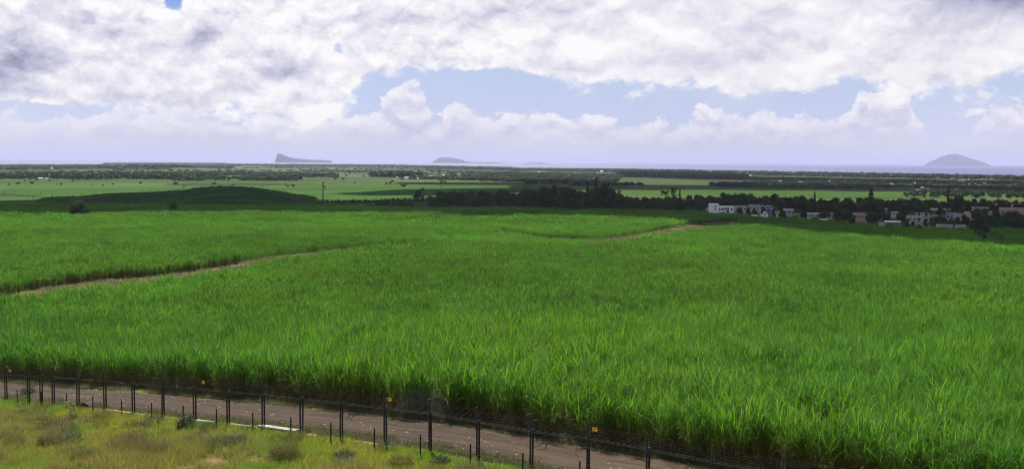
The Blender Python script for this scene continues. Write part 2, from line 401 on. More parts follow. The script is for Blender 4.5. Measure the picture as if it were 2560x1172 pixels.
_vy = [505, 508, 510, 514, 524, 527, 530, 535, 543, 551, 562, 576, 577, 580, 588, 606]
def cane_ok(X, Y, mg=0.0):
    s, t = xy_st(X, Y)
    px, py = project(X, Y, ground(X, Y))
    edge = 6.7 + 1.1 * (vnoise(s, t * 0, 2.6, 3) - .5) + 1.2 * (vnoise(s, t * 0, 9, 5) - .5)
    ok = (t > edge) & (py > np.interp(px, _vx, _vy))
    n = 1.3 * (vnoise(X, Y, 5, 21) - .5) * np.clip(Y / 180, .4, 1.6)
    for g in (GAP_A, GAP_B): ok &= ~inside(X + n, Y + n * 1.5, g)
    for P, w in THIN: ok &= seg_dist(X, Y, P) > w * .5 + mg
    return ok

# ------------------------------------------------------------------ ground sheet
def build_ground():
    th = np.radians(np.concatenate([np.arange(-180, -60, 10), np.arange(-60, -31, 1.5), np.arange(-31, 31, 0.16), np.arange(31, 60, 1.5), np.arange(60, 180, 10)]))
    r = np.concatenate([[.02, 3, 7, 12], np.exp(np.arange(math.log(18), math.log(15800), .012)), [16500]])
    TH, RR = np.meshgrid(th, r); X = RR * np.sin(TH); Y = RR * np.cos(TH); Z = ground(X, Y)
    s, t = xy_st(X, Y)
    Z = Z + np.where(Y < 130, .10 * (fnoise(X, Y, 3.5, 2) - .5) * np.clip((6 - np.abs(t - 3.5)) / -1 + 4, 0, 1), 0)
    n, c = X.shape
    i, j = np.meshgrid(np.arange(n - 1), np.arange(c), indexing='ij'); j2 = (j + 1) % c
    Fq = np.stack([i * c + j, (i + 1) * c + j, (i + 1) * c + j2, i * c + j2], -1).reshape(-1, 4)[:, ::-1]
    # what grows or lies where; sunlit strips and shaded bands partly in the colour
    px, py = project(X, Y, Z)
    front = Y > 5
    def blend(col, c2, w): return col * (1 - w[..., None]) + np.array(c2) * w[..., None]
    C = np.zeros(X.shape + (3,)); C[:] = (.050, .088, .030)
    a = fnoise(X * .8 + Y * .3, Y * .55, 420, 31); b = fnoise(X * .7, Y * .8, 230, 41)
    ca = vnoise(np.floor(X / 340 + .3 * np.floor(Y / 260)) * 340, np.floor(Y / 260) * 260, 1.7, 5)     # field by field
    C = blend(C, (.085, .150, .045), np.clip((ca - .35) * 4, 0, 1)); C = blend(C, (.115, .125, .055), np.clip((ca - .82) * 12, 0, .8))
    C = blend(C, (.050, .068, .034), np.clip((a - .52) * 7, 0, .85))
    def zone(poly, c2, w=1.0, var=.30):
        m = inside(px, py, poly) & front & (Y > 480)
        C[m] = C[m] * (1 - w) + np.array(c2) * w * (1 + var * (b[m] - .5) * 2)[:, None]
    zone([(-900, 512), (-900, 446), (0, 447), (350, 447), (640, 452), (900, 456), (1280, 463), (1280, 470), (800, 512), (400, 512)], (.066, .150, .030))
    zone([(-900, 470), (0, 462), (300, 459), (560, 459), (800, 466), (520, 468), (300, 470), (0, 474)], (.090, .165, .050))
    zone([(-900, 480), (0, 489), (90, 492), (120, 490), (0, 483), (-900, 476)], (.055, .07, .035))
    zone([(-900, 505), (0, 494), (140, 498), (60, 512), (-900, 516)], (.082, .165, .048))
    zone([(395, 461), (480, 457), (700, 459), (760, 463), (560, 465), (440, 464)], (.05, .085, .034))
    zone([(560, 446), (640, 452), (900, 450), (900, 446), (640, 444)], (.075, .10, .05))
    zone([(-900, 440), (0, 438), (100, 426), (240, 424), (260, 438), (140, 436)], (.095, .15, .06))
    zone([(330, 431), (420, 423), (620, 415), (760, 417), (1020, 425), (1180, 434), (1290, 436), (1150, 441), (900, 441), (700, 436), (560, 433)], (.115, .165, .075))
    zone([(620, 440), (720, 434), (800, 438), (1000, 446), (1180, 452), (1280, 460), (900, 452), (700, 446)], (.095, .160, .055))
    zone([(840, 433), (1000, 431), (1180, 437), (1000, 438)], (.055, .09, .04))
    zone([(1160, 430), (2900, 446), (2900, 480), (1160, 450)], (.060, .076, .044), .9)  # scrub colour, also deepening the cloud-shaded band
    zone([(1440, 476), (1540, 473), (1800, 475), (2100, 479), (2560, 484), (2900, 487), (2900, 497), (2560, 494), (2200, 497), (1760, 490), (1440, 485)], (.066, .140, .032))  # strip beyond the village, its sunlight put into the colour
    zone([(1500, 452), (1580, 443), (1660, 447), (1830, 458), (1960, 466), (1760, 463), (1560, 458)], (.068, .118, .042))  # strip by the plantation, painted lighter as sunlit
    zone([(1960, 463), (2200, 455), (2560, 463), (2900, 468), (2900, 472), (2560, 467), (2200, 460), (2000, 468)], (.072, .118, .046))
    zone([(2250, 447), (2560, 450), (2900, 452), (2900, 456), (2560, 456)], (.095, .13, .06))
    # village ground and the far rim of the cane
    vil = np.clip((np.interp(px, _vx, _vy) - py) / 3 + .5, 0, 1) * front * (Y < 900) * (px > 1000)
    C = blend(C, (.055, .072, .030), vil * .9)
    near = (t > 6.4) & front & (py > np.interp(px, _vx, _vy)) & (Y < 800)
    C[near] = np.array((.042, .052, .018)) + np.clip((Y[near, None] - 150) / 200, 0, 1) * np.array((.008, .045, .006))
    g = ((inside(X, Y, GAP_A) & (px < 840)) | (inside(X, Y, GAP_B) & (px > 1455))) & front
    w = fnoise(X, Y, 14, 9)
    C[g] = np.array((.185, .132, .068)) * (1 - .5 * w[g, None]) + np.array((.09, .11, .035)) * (.55 * w[g, None])
    # the grassy slope on this side of the fence
    fg = (t <= 6.4) & (Y < 140); w = fnoise(X, Y, 5, 17)
    C[fg] = np.array((.150, .135, .040)) * (1 - w[fg, None]) + np.array((.105, .125, .030)) * w[fg, None]
    bare = np.zeros(X.shape)
    for bx, by, rx, ry in ((540, 1152, 55, 22), (640, 1150, 40, 12), (470, 1165, 30, 12), (30, 1025, 40, 5)):
        q, p_ = hit(bx, by); qx = (px - bx) / rx; qy = (py - by) / ry
        bare = np.maximum(bare, np.exp(-(qx * qx + qy * qy)) * front * (Y < 100))
    C = blend(C, (.200, .118, .068), np.clip(bare * 1.2 - .25, 0, .8))
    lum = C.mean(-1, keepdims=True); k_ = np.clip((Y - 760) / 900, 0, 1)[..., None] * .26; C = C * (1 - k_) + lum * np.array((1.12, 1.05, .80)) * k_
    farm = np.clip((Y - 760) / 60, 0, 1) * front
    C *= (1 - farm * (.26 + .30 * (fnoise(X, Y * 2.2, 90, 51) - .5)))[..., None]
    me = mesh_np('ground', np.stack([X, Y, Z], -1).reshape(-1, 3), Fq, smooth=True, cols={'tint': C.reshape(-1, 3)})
    m = bpy.data.materials.new('ground'); m.use_nodes = True; T = NT(m.node_tree); b_ = T.n['Principled BSDF']
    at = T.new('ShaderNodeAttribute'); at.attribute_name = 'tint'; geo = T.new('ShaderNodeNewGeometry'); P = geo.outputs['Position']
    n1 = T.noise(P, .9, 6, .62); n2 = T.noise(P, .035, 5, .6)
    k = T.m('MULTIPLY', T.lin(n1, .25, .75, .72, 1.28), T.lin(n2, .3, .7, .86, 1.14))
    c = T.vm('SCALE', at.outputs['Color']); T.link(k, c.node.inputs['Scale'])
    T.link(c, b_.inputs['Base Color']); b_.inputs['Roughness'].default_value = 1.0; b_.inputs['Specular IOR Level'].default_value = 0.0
    bp = T.new('ShaderNodeBump'); bp.inputs['Strength'].default_value = .6; bp.inputs['Distance'].default_value = .12
    T.link(n1, bp.inputs['Height']); T.link(bp.outputs[0], b_.inputs['Normal'])
    me.materials.append(m)
    link('ground', me, kind='structure')
build_ground()

def build_road():
    s = np.arange(-18, 75, .3); t = np.arange(.5, 5.8, .1)
    S, Tt = np.meshgrid(s, t, indexing='ij')
    wob = .35 * (vnoise(S, S * 0, 4.5, 3) - .5) + .25 * (vnoise(S, S * 0, 1.3, 8) - .5)
    X = FP0[0] + FD[0] * S + FN[0] * (Tt + wob); Y = FP0[1] + FD[1] * S + FN[1] * (Tt + wob)
    Z = ground(X, Y) + .07 - .05 * np.exp(-((Tt - 1.75) / .28) ** 2) - .05 * np.exp(-((Tt - 3.8) / .28) ** 2) + .05 * (fnoise(X, Y, .9, 4) - .5)
    e = np.minimum(Tt - .5, 5.7 - Tt); Z -= .16 * np.clip(1 - e / .35, 0, 1)
    n, c = X.shape; i, j = np.meshgrid(np.arange(n - 1), np.arange(c - 1), indexing='ij')
    Fq = np.stack([i * c + j, i * c + j + 1, (i + 1) * c + j + 1, (i + 1) * c + j], -1).reshape(-1, 4)
    me = mesh_np('dirt_road', np.stack([X, Y, Z], -1).reshape(-1, 3), Fq, smooth=True, attrs={'along': S.ravel(), 'across': Tt.ravel()})
    m = bpy.data.materials.new('packed_dirt'); m.use_nodes = True; T = NT(m.node_tree); b_ = T.n['Principled BSDF']
    a = T.new('ShaderNodeAttribute'); a.attribute_name = 'along'; c_ = T.new('ShaderNodeAttribute'); c_.attribute_name = 'across'
    cv = T.new('ShaderNodeCombineXYZ'); T.link(T.m('MULTIPLY', a.outputs['Fac'], .16), cv.inputs[0]); T.link(T.m('MULTIPLY', c_.outputs['Fac'], 1.5), cv.inputs[1])
    streak = T.noise(cv.outputs[0], 1.6, 6, .62); geo = T.new('ShaderNodeNewGeometry'); sp = T.noise(geo.outputs['Position'], 2.6, 7, .7)
    col = T.mix(T.smooth(streak, .38, .62), (.042, .029, .019), (.082, .052, .030))
    col = T.mix(T.smooth(sp, .35, .7, 0, .55), col, (.056, .042, .033))
    col = T.mix(T.smooth(a.outputs['Fac'], 4.0, -10.0, 0, .55), col, (.104, .066, .036))
    col = T.mix(T.smooth(T.noise(geo.outputs['Position'], 7.0, 5, .7), .66, .74, 0, .7), col, (.19, .16, .135))
    for tc_ in (1.75, 3.8):      # worn, darker wheel ruts
        dd = T.m('ABSOLUTE', T.m('SUBTRACT', T.m('ADD', c_.outputs['Fac'], T.m('MULTIPLY', T.m('SUBTRACT', T.noise(geo.outputs['Position'], .5, 3, .5), .5), .9)), tc_))
        col = T.mix(T.m('MULTIPLY', T.smooth(dd, .42, .08), T.smooth(sp, .3, .6, .25, .75)), col, (.040, .030, .024))
    T.link(col, b_.inputs['Base Color']); b_.inputs['Roughness'].default_value = .9; b_.inputs['Specular IOR Level'].default_value = .12
    bp = T.new('ShaderNodeBump'); bp.inputs['Strength'].default_value = .8; bp.inputs['Distance'].default_value = .06
    T.link(sp, bp.inputs['Height']); T.link(bp.outputs[0], b_.inputs['Normal']); me.materials.append(m)
    link('dirt_road', me, kind='structure')
build_road()

# ------------------------------------------------------------------ sea and islands
def build_sea():
    th = np.radians(np.arange(-75, 75.1, .5)); r = np.exp(np.linspace(math.log(1800), math.log(60000), 90))
    TH, RR = np.meshgrid(th, r); X = RR * np.sin(TH); Y = RR * np.cos(TH)
    n, c = X.shape; i, j = np.meshgrid(np.arange(n - 1), np.arange(c - 1), indexing='ij')
    Fq = np.stack([i * c + j, i * c + j + 1, (i + 1) * c + j + 1, (i + 1) * c + j], -1).reshape(-1, 4)
    me = mesh_np('sea', np.stack([X, Y, X * 0], -1).reshape(-1, 3), Fq, smooth=True)
    m = bpy.data.materials.new('sea_water'); m.use_nodes = True; T = NT(m.node_tree); b_ = T.n['Principled BSDF']
    geo = T.new('ShaderNodeNewGeometry'); mp = T.new('ShaderNodeMapping'); mp.inputs['Scale'].default_value = (.0004, .0016, 1); T.link(geo.outputs['Position'], mp.inputs[0])
    f = T.noise(mp.outputs[0], 1.0, 5, .6)
    T.link(T.mix(T.smooth(f, .38, .64), (.018, .030, .140), (.040, .058, .190)), b_.inputs['Base Color'])
    T.link(T.lin(f, .35, .65, .55, .38), b_.inputs['Roughness']); b_.inputs['IOR'].default_value = 1.33; b_.inputs['Specular IOR Level'].default_value = .85
    bp = T.new('ShaderNodeBump'); bp.inputs['Strength'].default_value = .2; bp.inputs['Distance'].default_value = 1.0
    T.link(T.noise(geo.outputs['Position'], .12, 4, .6), bp.inputs['Height']); T.link(bp.outputs[0], b_.inputs['Normal'])
    me.materials.append(m); link('sea', me, kind='structure')
build_sea()

rock_green = mat('island_scrub', (.032, .038, .026), 1.0, spec=0.0, var=.45, scale=.012, bump=.8, bscale=.03, dirt=(.06, .055, .048))

def island(name, label, prof, Y, depth, base_py):
    """prof: silhouette (photo column, metres high); rounded in depth, cliffs roughened"""
    P = sorted(prof); xs = np.linspace(P[0][0], P[-1][0], 70); hs = np.interp(xs, [p[0] for p in P], [p[1] for p in P])
    v = np.linspace(-1, 1, 21)
    V = []
    wx = (xs - 1280) / FPX * Y
    for k, q in enumerate(v):
        sh = (1 - abs(q) ** 2.6) ** .8 if abs(q) < 1 else 0
        for a, h in zip(wx, hs):
            n = .75 + .5 * float(fnoise(a + 900, q * depth, 160, 3)) if k not in (10,) else 1.0
            n = 1 + (n - 1) * (.8 if abs(q) > .12 else .15)
            V.append((a * (1 + q * depth / Y) + 40 * (float(vnoise(q * depth, a, 300, 5)) - .5), Y + q * depth, max(h * sh * n, 0) - (3 if sh == 0 else 0)))
    c = len(xs); n = len(v); i, j = np.meshgrid(np.arange(n - 1), np.arange(c - 1), indexing='ij')
    Fq = np.stack([i * c + j, i * c + j + 1, (i + 1) * c + j + 1, (i + 1) * c + j], -1).reshape(-1, 4)
    me = mesh_np(name, V, Fq); me.materials.append(rock_green)
    link(name, me, kind='structure', label=label, category='island')
def Hm(px, top, base, Y): return max(0.0, (base - top) / FPX * Y)
Yi = 21000
island('island', 'wedge shaped island with a tall cliff at its left end, out at sea', [(x, Hm(x, y, 406.5, Yi)) for x, y in
       [(687, 406), (690, 396), (693, 387), (697, 384.5), (704, 385.5), (712, 389), (725, 393), (742, 396.5), (760, 398), (775, 399.2), (795, 399.5), (815, 400.5), (828, 401), (830, 406)]], Yi, 260, 406)
Yi = 27000
island('island', 'flat topped island with a long low tail on its right, out at sea', [(x, Hm(x, y, 404.5, Yi)) for x, y in
       [(1079, 404), (1088, 397), (1098, 391.5), (1115, 391), (1130, 392), (1143, 394), (1150, 396), (1154, 395.5), (1162, 400), (1180, 401.5), (1205, 402), (1235, 401.8), (1262, 403.5), (1266, 404.5)]], Yi, 420, 404)
Yi = 24000
island('island', 'tiny low islet, a dark sliver on the sea right of the flat topped island', [(x, Hm(x, y, 405.5, Yi)) for x, y in
       [(1306, 405.5), (1320, 403.4), (1340, 402.8), (1352, 402.4), (1362, 403.8), (1378, 405.5)]], Yi, 160, 404)
Yi = 30000
island('island', 'smooth dome shaped island rising from the sea at the right', [(x, Hm(x, y, 415, Yi)) for x, y in
       [(2304, 415), (2312, 411), (2330, 402), (2348, 394.5), (2362, 389), (2374, 387.4), (2388, 388), (2405, 391.5), (2425, 397), (2445, 403), (2462, 409), (2472, 413), (2477, 415)]], Yi, 1100, 412)

# ------------------------------------------------------------------ the low dark hill on the left
_hc = [(-500, 524), (-200, 522), (0, 519), (50, 513), (100, 507.5), (200, 498), (240, 493), (275, 488.5), (330, 487), (400, 484), (460, 480), (500, 473), (540, 470), (580, 470), (620, 472), (660, 477), (700, 484), (740, 492), (775, 500), (810, 507), (850, 513), (900, 517), (1000, 522)]
HY = 840.0
def hill_bump(X, Y):
    px = X / np.maximum(Y, 1) * FPX + 1280
    y = np.interp(px, [a for a, _ in _hc], [b for _, b in _hc])
    ref_u = (px - 1280) / FPX
    ratio = (y - (404 + (px - 1280) * ROLL)) / FPX
    top = CZ - ratio * HY; g = ground(ref_u * HY, np.full(np.shape(X), HY))
    amp = np.maximum(top - .9 - g, 0)
    q = np.clip(np.abs(Y - HY) / np.where(Y < HY, 190, 170), 0, 1)
    return amp * (1 + np.cos(math.pi * q)) * .5 + np.where(amp * (1 - q) > .2, .8 * (fnoise(X, Y, 45, 3) - .5), 0)
def build_hill():
    u = np.linspace(-.72, -.10, 200); Yv = np.linspace(HY - 195, HY + 178, 70)
    Uu, YY = np.meshgrid(u, Yv); X = Uu * YY; Z = ground(X, YY) + hill_bump(X, YY)
    Z = np.where(hill_bump(X, YY) < .12, Z - .7, Z)
    n, c = X.shape; i, j = np.meshgrid(np.arange(n - 1), np.arange(c - 1), indexing='ij')
    Fq = np.stack([i * c + j, i * c + j + 1, (i + 1) * c + j + 1, (i + 1) * c + j], -1).reshape(-1, 4)
    me = mesh_np('hill', np.stack([X, YY, Z], -1).reshape(-1, 3), Fq, smooth=True)
    me.materials.append(mat('hill_cane', (.038, .075, .024), 1.0, spec=0.0, var=.3, scale=.05, bump=.5, bscale=.4))
    link('hill', me, kind='structure')
build_hill()

# ------------------------------------------------------------------ leaf ribbons and scattering
def ribbons(base, az, L, th0, curl, w, S, twist=None, pw=1.25):
    """arching leaf blades: base (N,3), heading, length, start elevation, total bend, half-width"""
    N = len(az); s = np.linspace(0, 1, S + 1)
    sm = (s[:-1] + s[1:]) / 2
    th = th0[:, None] - curl[:, None] * sm[None, :] ** pw
    st = (L / S)[:, None]
    dh = np.concatenate([np.zeros((N, 1)), np.cumsum(np.cos(th) * st, 1)], 1); dz = np.concatenate([np.zeros((N, 1)), np.cumsum(np.sin(th) * st, 1)], 1)
    c, sn = np.cos(az)[:, None], np.sin(az)[:, None]
    cen = np.stack([base[:, 0:1] + dh * c, base[:, 1:2] + dh * sn, base[:, 2:3] + dz], -1)
    wd = w[:, None] * np.minimum(1, .45 + 2.2 * s)[None, :] * (1 - s[None, :] ** 2.2 * .93)
    tw = np.zeros(N) if twist is None else twist
    side = np.stack([-np.sin(az) * np.cos(tw), np.cos(az) * np.cos(tw), np.sin(tw)], -1)[:, None, :] * wd[..., None]
    V = np.stack([cen - side, cen + side], 2).reshape(-1, 3)
    b = (np.arange(N) * (S + 1) * 2)[:, None] + np.arange(S)[None, :] * 2
    Fq = np.stack([b, b + 1, b + 3, b + 2], -1).reshape(-1, 4)
    return V, Fq

def join_parts(parts):
    V, Fq, D = [], [], []; o = 0
    for v, f, d in parts:
        V.append(v); Fq.append(f + o); D.append(np.broadcast_to(d, (len(v),)) if np.ndim(d) == 0 else d); o += len(v)
    return np.concatenate(V), np.concatenate(Fq), np.concatenate(D)

def scatter(name, pts, rot, scl, vid, protos, **props):
    """ONE object whose geometry-node modifier instances the prototype meshes on its points"""
    me = bpy.data.meshes.new(name); n = len(pts)
    me.vertices.add(n); me.vertices.foreach_set('co', np.asarray(pts, np.float32).ravel())
    a = me.attributes.new('rot', 'FLOAT_VECTOR', 'POINT'); a.data.foreach_set('vector', np.asarray(rot, np.float32).ravel())
    a = me.attributes.new('scl', 'FLOAT_VECTOR', 'POINT'); a.data.foreach_set('vector', np.asarray(scl, np.float32).ravel())
    a = me.attributes.new('vid', 'INT', 'POINT'); a.data.foreach_set('value', np.asarray(vid, np.int32))
    ob = link(name, me, **props)
    ng = bpy.data.node_groups.new(name, 'GeometryNodeTree')
    ng.interface.new_socket('Geometry', in_out='INPUT', socket_type='NodeSocketGeometry'); ng.interface.new_socket('Geometry', in_out='OUTPUT', socket_type='NodeSocketGeometry')
    N = ng.nodes; Lk = ng.links
    gi = N.new('NodeGroupInput'); go = N.new('NodeGroupOutput'); ip = N.new('GeometryNodeInstanceOnPoints'); jn = N.new('GeometryNodeJoinGeometry')
    for p in reversed(protos):
        po = bpy.data.objects.new(p.name, p)
        oi = N.new('GeometryNodeObjectInfo'); oi.inputs['Object'].default_value = po
        g2 = N.new('GeometryNodeGeometryToInstance'); Lk.new(oi.outputs['Geometry'], g2.inputs[0]); Lk.new(g2.outputs[0], jn.inputs[0])
    def attr(nm, ty):
        q = N.new('GeometryNodeInputNamedAttribute'); q.data_type = ty; q.inputs[0].default_value = nm
        return [o for o in q.outputs if o.enabled][0]
    e2r = N.new('FunctionNodeEulerToRotation'); Lk.new(attr('rot', 'FLOAT_VECTOR'), e2r.inputs[0])
    Lk.new(gi.outputs[0], ip.inputs['Points']); Lk.new(jn.outputs[0], ip.inputs['Instance']); ip.inputs['Pick Instance'].default_value = True
    Lk.new(attr('vid', 'INT'), ip.inputs['Instance Index']); Lk.new(e2r.outputs[0], ip.inputs['Rotation']); Lk.new(attr('scl', 'FLOAT_VECTOR'), ip.inputs['Scale'])
    Lk.new(ip.outputs[0], go.inputs[0])
    md = ob.modifiers.new('scatter', 'NODES'); md.node_group = ng
    return ob

cane_m = leaf_mat('cane_leaf', (.056, .130, .020), (.165, .098, .036), (.104, .310, .020), rough=.42, spec=.20, hue=.26,
                  patch=((.066, .142, .017), (.142, .335, .016)), pscale=.045, amount=.42, tone=True)

def cane_proto(name, stalks, rad, leaves, dry_n, w, S, h, seed, stalk_tube=True):
    r = np.random.default_rng(seed); parts = []
    a = r.uniform(0, 6.28, stalks); q = rad * np.sqrt(r.uniform(0, 1, stalks)); bx, by = q * np.cos(a), q * np.sin(a)
    lx, ly = r.normal(0, .13, stalks) + bx * .12, r.normal(0, .13, stalks) + by * .12; H = h * r.uniform(.50, .76, stalks)
    if stalk_tube:
        V, Fq = [], []
        for k in range(stalks):
            o = len(V)
            for zz, rr in ((-.15, .016), (H[k], .011)):
                for m_ in range(3): V.append((bx[k] + lx[k] * max(zz, 0) + rr * math.cos(m_ * 2.09), by[k] + ly[k] * max(zz, 0) + rr * math.sin(m_ * 2.09), zz))
            for m_ in range(3): Fq.append((o + m_, o + (m_ + 1) % 3, o + 3 + (m_ + 1) % 3, o + 3 + m_))
        parts.append((np.array(V), np.array(Fq), .8))
    n = stalks * leaves; k = np.repeat(np.arange(stalks), leaves)
    f = np.tile(np.linspace(.36, 1.0, leaves), stalks) + r.normal(0, .05, n); z = H[k] * np.clip(f, .2, 1.02)
    base = np.stack([bx[k] + lx[k] * z, by[k] + ly[k] * z, z], -1)
    az = r.uniform(0, 6.28, n); L = r.uniform(.50, .98, n) * h / 2.55; th0 = np.radians(r.uniform(58, 86, n)) + (f - .7) * .25
    curl = np.radians(r.gamma(2.4, 24, n)).clip(.08, 3.0)
    V, Fq = ribbons(base, az, L, np.minimum(th0, 1.53), curl, w * r.uniform(.75, 1.25, n), S, r.normal(0, .5, n))
    low = np.clip((1.3 - np.repeat(z, (S + 1) * 2)) / .8, 0, 1) * .7
    parts.append((V, Fq, np.clip(low * r.uniform(0, 1, n).repeat((S + 1) * 2), 0, .8)))
    if dry_n:
        n = stalks * dry_n; k = np.repeat(np.arange(stalks), dry_n); z = H[k] * r.uniform(.12, .62, n)
        base = np.stack([bx[k] + lx[k] * z, by[k] + ly[k] * z, z], -1)
        V, Fq = ribbons(base, r.uniform(0, 6.28, n), r.uniform(.5, 1.0, n), np.radians(r.uniform(10, 70, n)), np.radians(r.uniform(80, 150, n)), w * r.uniform(.5, .9, n), max(2, S - 1), r.normal(0, .6, n))
        parts.append((V, Fq, r.uniform(.7, 1.0, n).repeat(max(2, S - 1) * 2 + 2)))
    V, Fq, D = join_parts(parts)
    me = mesh_np(name, V, Fq, attrs={'dry': D}, smooth=True); me.materials.append(cane_m)
    return me

def frustum_grid(Y0, Y1, sp, pad=260, seed=0):
    """jittered grid over the part of the land the camera sees between two distances"""
    r = np.random.default_rng(seed); W = Y1 * (1280 + pad) / FPX * 1.02
    gx, gy = np.meshgrid(np.arange(-W, W, sp), np.arange(Y0, Y1, sp))
    X = (gx + r.uniform(-.5, .5, gx.shape) * sp).ravel(); Y = (gy + r.uniform(-.5, .5, gx.shape) * sp).ravel()
    px, py = project(X, Y, ground(X, Y) + 1)
    k = (px > -pad) & (px < 2560 + pad) & (py < 1400)
    return X[k], Y[k]

def scrub_proto():
    r = np.random.default_rng(9); n = 130; d = r.normal(0, 1, (n, 3)); d /= np.linalg.norm(d, axis=1)[:, None]; d[:, 2] = np.abs(d[:, 2])
    C = d * r.uniform(.5, 1.05, (n, 1)) * (1.8, 1.8, 2.9); a = r.normal(0, 1, (n, 3)); a /= np.linalg.norm(a, axis=1)[:, None]; b = np.cross(a, d); b /= np.linalg.norm(b, axis=1)[:, None]
    V = np.stack([C - a * .5, C - b * .4, C + a * .5, C + b * .4], 1).reshape(-1, 3)
    me = mesh_np('scrub', V, np.arange(4 * n).reshape(-1, 4), attrs={'dry': np.zeros(4 * n)}); me.materials.append(bpy.data.materials['hill_scrub_leaf']); return me
def build_cane():
    near = [cane_proto('cane_stool', 10, .20, 12, 4, .019, 5, 3.1, 50 + i) for i in range(7)]
    mid = [cane_proto('cane_stool', 11, .30, 9, 2, .025, 4, 2.85, 70 + i) for i in range(5)]
    far = [cane_proto('cane_stool', 22, .72, 5, 0, .050, 3, 2.6, 90 + i, False) for i in range(4)]
    vfar = [cane_proto('cane_stool', 34, 1.5, 4, 0, .09, 3, 2.6, 110 + i, False) for i in range(4)]
    sets = [(34, 118, .74, near, 0), (104, 250, 1.0, mid, 7), (232, 430, 1.75, far, 12), (410, 800, 3.1, vfar, 16)]
    lim = [(-1, 111), (111, 241), (241, 420), (420, 2000)]
    protos = near + mid + far + vfar
    AP, AR, AS, AV = [], [], [], []
    for (Y0, Y1, sp, pr, off), (l0, l1) in zip(sets, lim):
        X, Y = frustum_grid(Y0, Y1, sp, seed=off + 3)
        yj = Y + (vnoise(X, Y, 3, 77) - .5) * Y * .06
        k = cane_ok(X, Y, max(0, sp - 1) * .55) & (yj >= l0) & (yj < l1)
        X, Y = X[k], Y[k]; n = len(X)
        hgt = .92 + .40 * (fnoise(X, Y, 14, 61) - .5) + .36 * (vnoise(X, Y, 2.4 * max(1, sp * .8), 63) - .5) + rng.normal(0, .12, n)
        s, t = xy_st(X, Y)
        hgt = np.where((t < 9.2) & (Y < 120), hgt * .5 + .56 + rng.normal(0, .05, n), hgt)
        # a stool here and there at the roadside is taller, wider or missing
        hole = (vnoise(X, Y, 2.2, 91) > .80) & (t < 9.0)
        keep = ~hole & ~((vnoise(X, Y, 3.1, 95) > .86) & (rng.uniform(0, 1, n) < .8))
        X, Y, hgt = X[keep], Y[keep], hgt[keep]; n = len(X)
        AP.append(np.stack([X, Y, ground(X, Y) - .05], -1)); AR.append(np.stack([rng.normal(0, .06, n), rng.normal(0, .06, n), rng.uniform(0, 6.28, n)], -1))
        AS.append(np.stack([hgt * rng.uniform(.9, 1.15, n), hgt * rng.uniform(.9, 1.15, n), hgt], -1)); AV.append(off + rng.integers(0, len(pr), n))
    scatter('sugarcane', np.concatenate(AP), np.concatenate(AR), np.concatenate(AS), np.concatenate(AV), protos, kind='stuff', label='tall green sugarcane filling the fields beyond the dirt road', category='sugarcane')
    # scrubby cane over the hill
    hill_m = leaf_mat('hill_scrub_leaf', (.048, .108, .026), (.10, .07, .03), (.078, .21, .024), rough=.5, spec=.2, hue=.35, patch=((.034, .076, .024), (.05, .13, .022)), pscale=.03, amount=.3)
    hillp = []
    for p in vfar: q = p.copy(); q.materials[0] = hill_m; hillp.append(q)
    r = np.random.default_rng(5); n = 17000
    Y = HY + r.uniform(-190, 150, n); u = r.uniform(-.62, -.13, n); X = u * Y
    k = hill_bump(X, Y) > .15; X, Y = X[k], Y[k]; n = len(X); hg = r.uniform(.75, 1.15, n)
    scatter('hill_cane', np.stack([X, Y, ground(X, Y) + hill_bump(X, Y) - .2], -1), np.stack([np.zeros(n), np.zeros(n), r.uniform(0, 6.28, n)], -1), np.stack([hg * 1.25, hg * 1.25, hg], -1),
            np.where((r.uniform(0, 1, n) < .08) & (fnoise(X, Y, 30, 6) > .42), 4, r.integers(0, 4, n)), hillp + [scrub_proto()], kind='stuff', label='dark green cane and scrub covering the low hill', category='sugarcane')
build_cane()

# ------------------------------------------------------------------ grass slope, verges, dry grass in the gaps
grass_m = leaf_mat('grass_blade', (.195, .222, .026), (.250, .210, .062), (.480, .500, .038), rough=.5, spec=.3, hue=.3, patch=((.120, .215, .020), (.250, .480, .020)), pscale=.22, amount=.42)
verge_m = leaf_mat('verge_weed', (.062, .085, .026), (.170, .120, .060), (.120, .180, .030), rough=.5, spec=.3, hue=.3, amount=.35)
def tuft(name, n, rad, L, w, dryness, seed, m, droop=50):
    r = np.random.default_rng(seed); a = r.uniform(0, 6.28, n); q = rad * np.sqrt(r.uniform(0, 1, n))
    base = np.stack([q * np.cos(a), q * np.sin(a), np.full(n, -.03)], -1)
    V, Fq = ribbons(base, r.uniform(0, 6.28, n), r.uniform(*L, n), np.radians(r.uniform(50, 88, n)), np.radians(r.uniform(10, droop * 2, n)), w * r.uniform(.7, 1.3, n), 3, r.normal(0, .5, n))
    d = np.clip(r.normal(dryness, .25, n), 0, 1).repeat(8)
    me = mesh_np(name, V, Fq, attrs={'dry': d}); me.materials.append(m); return me

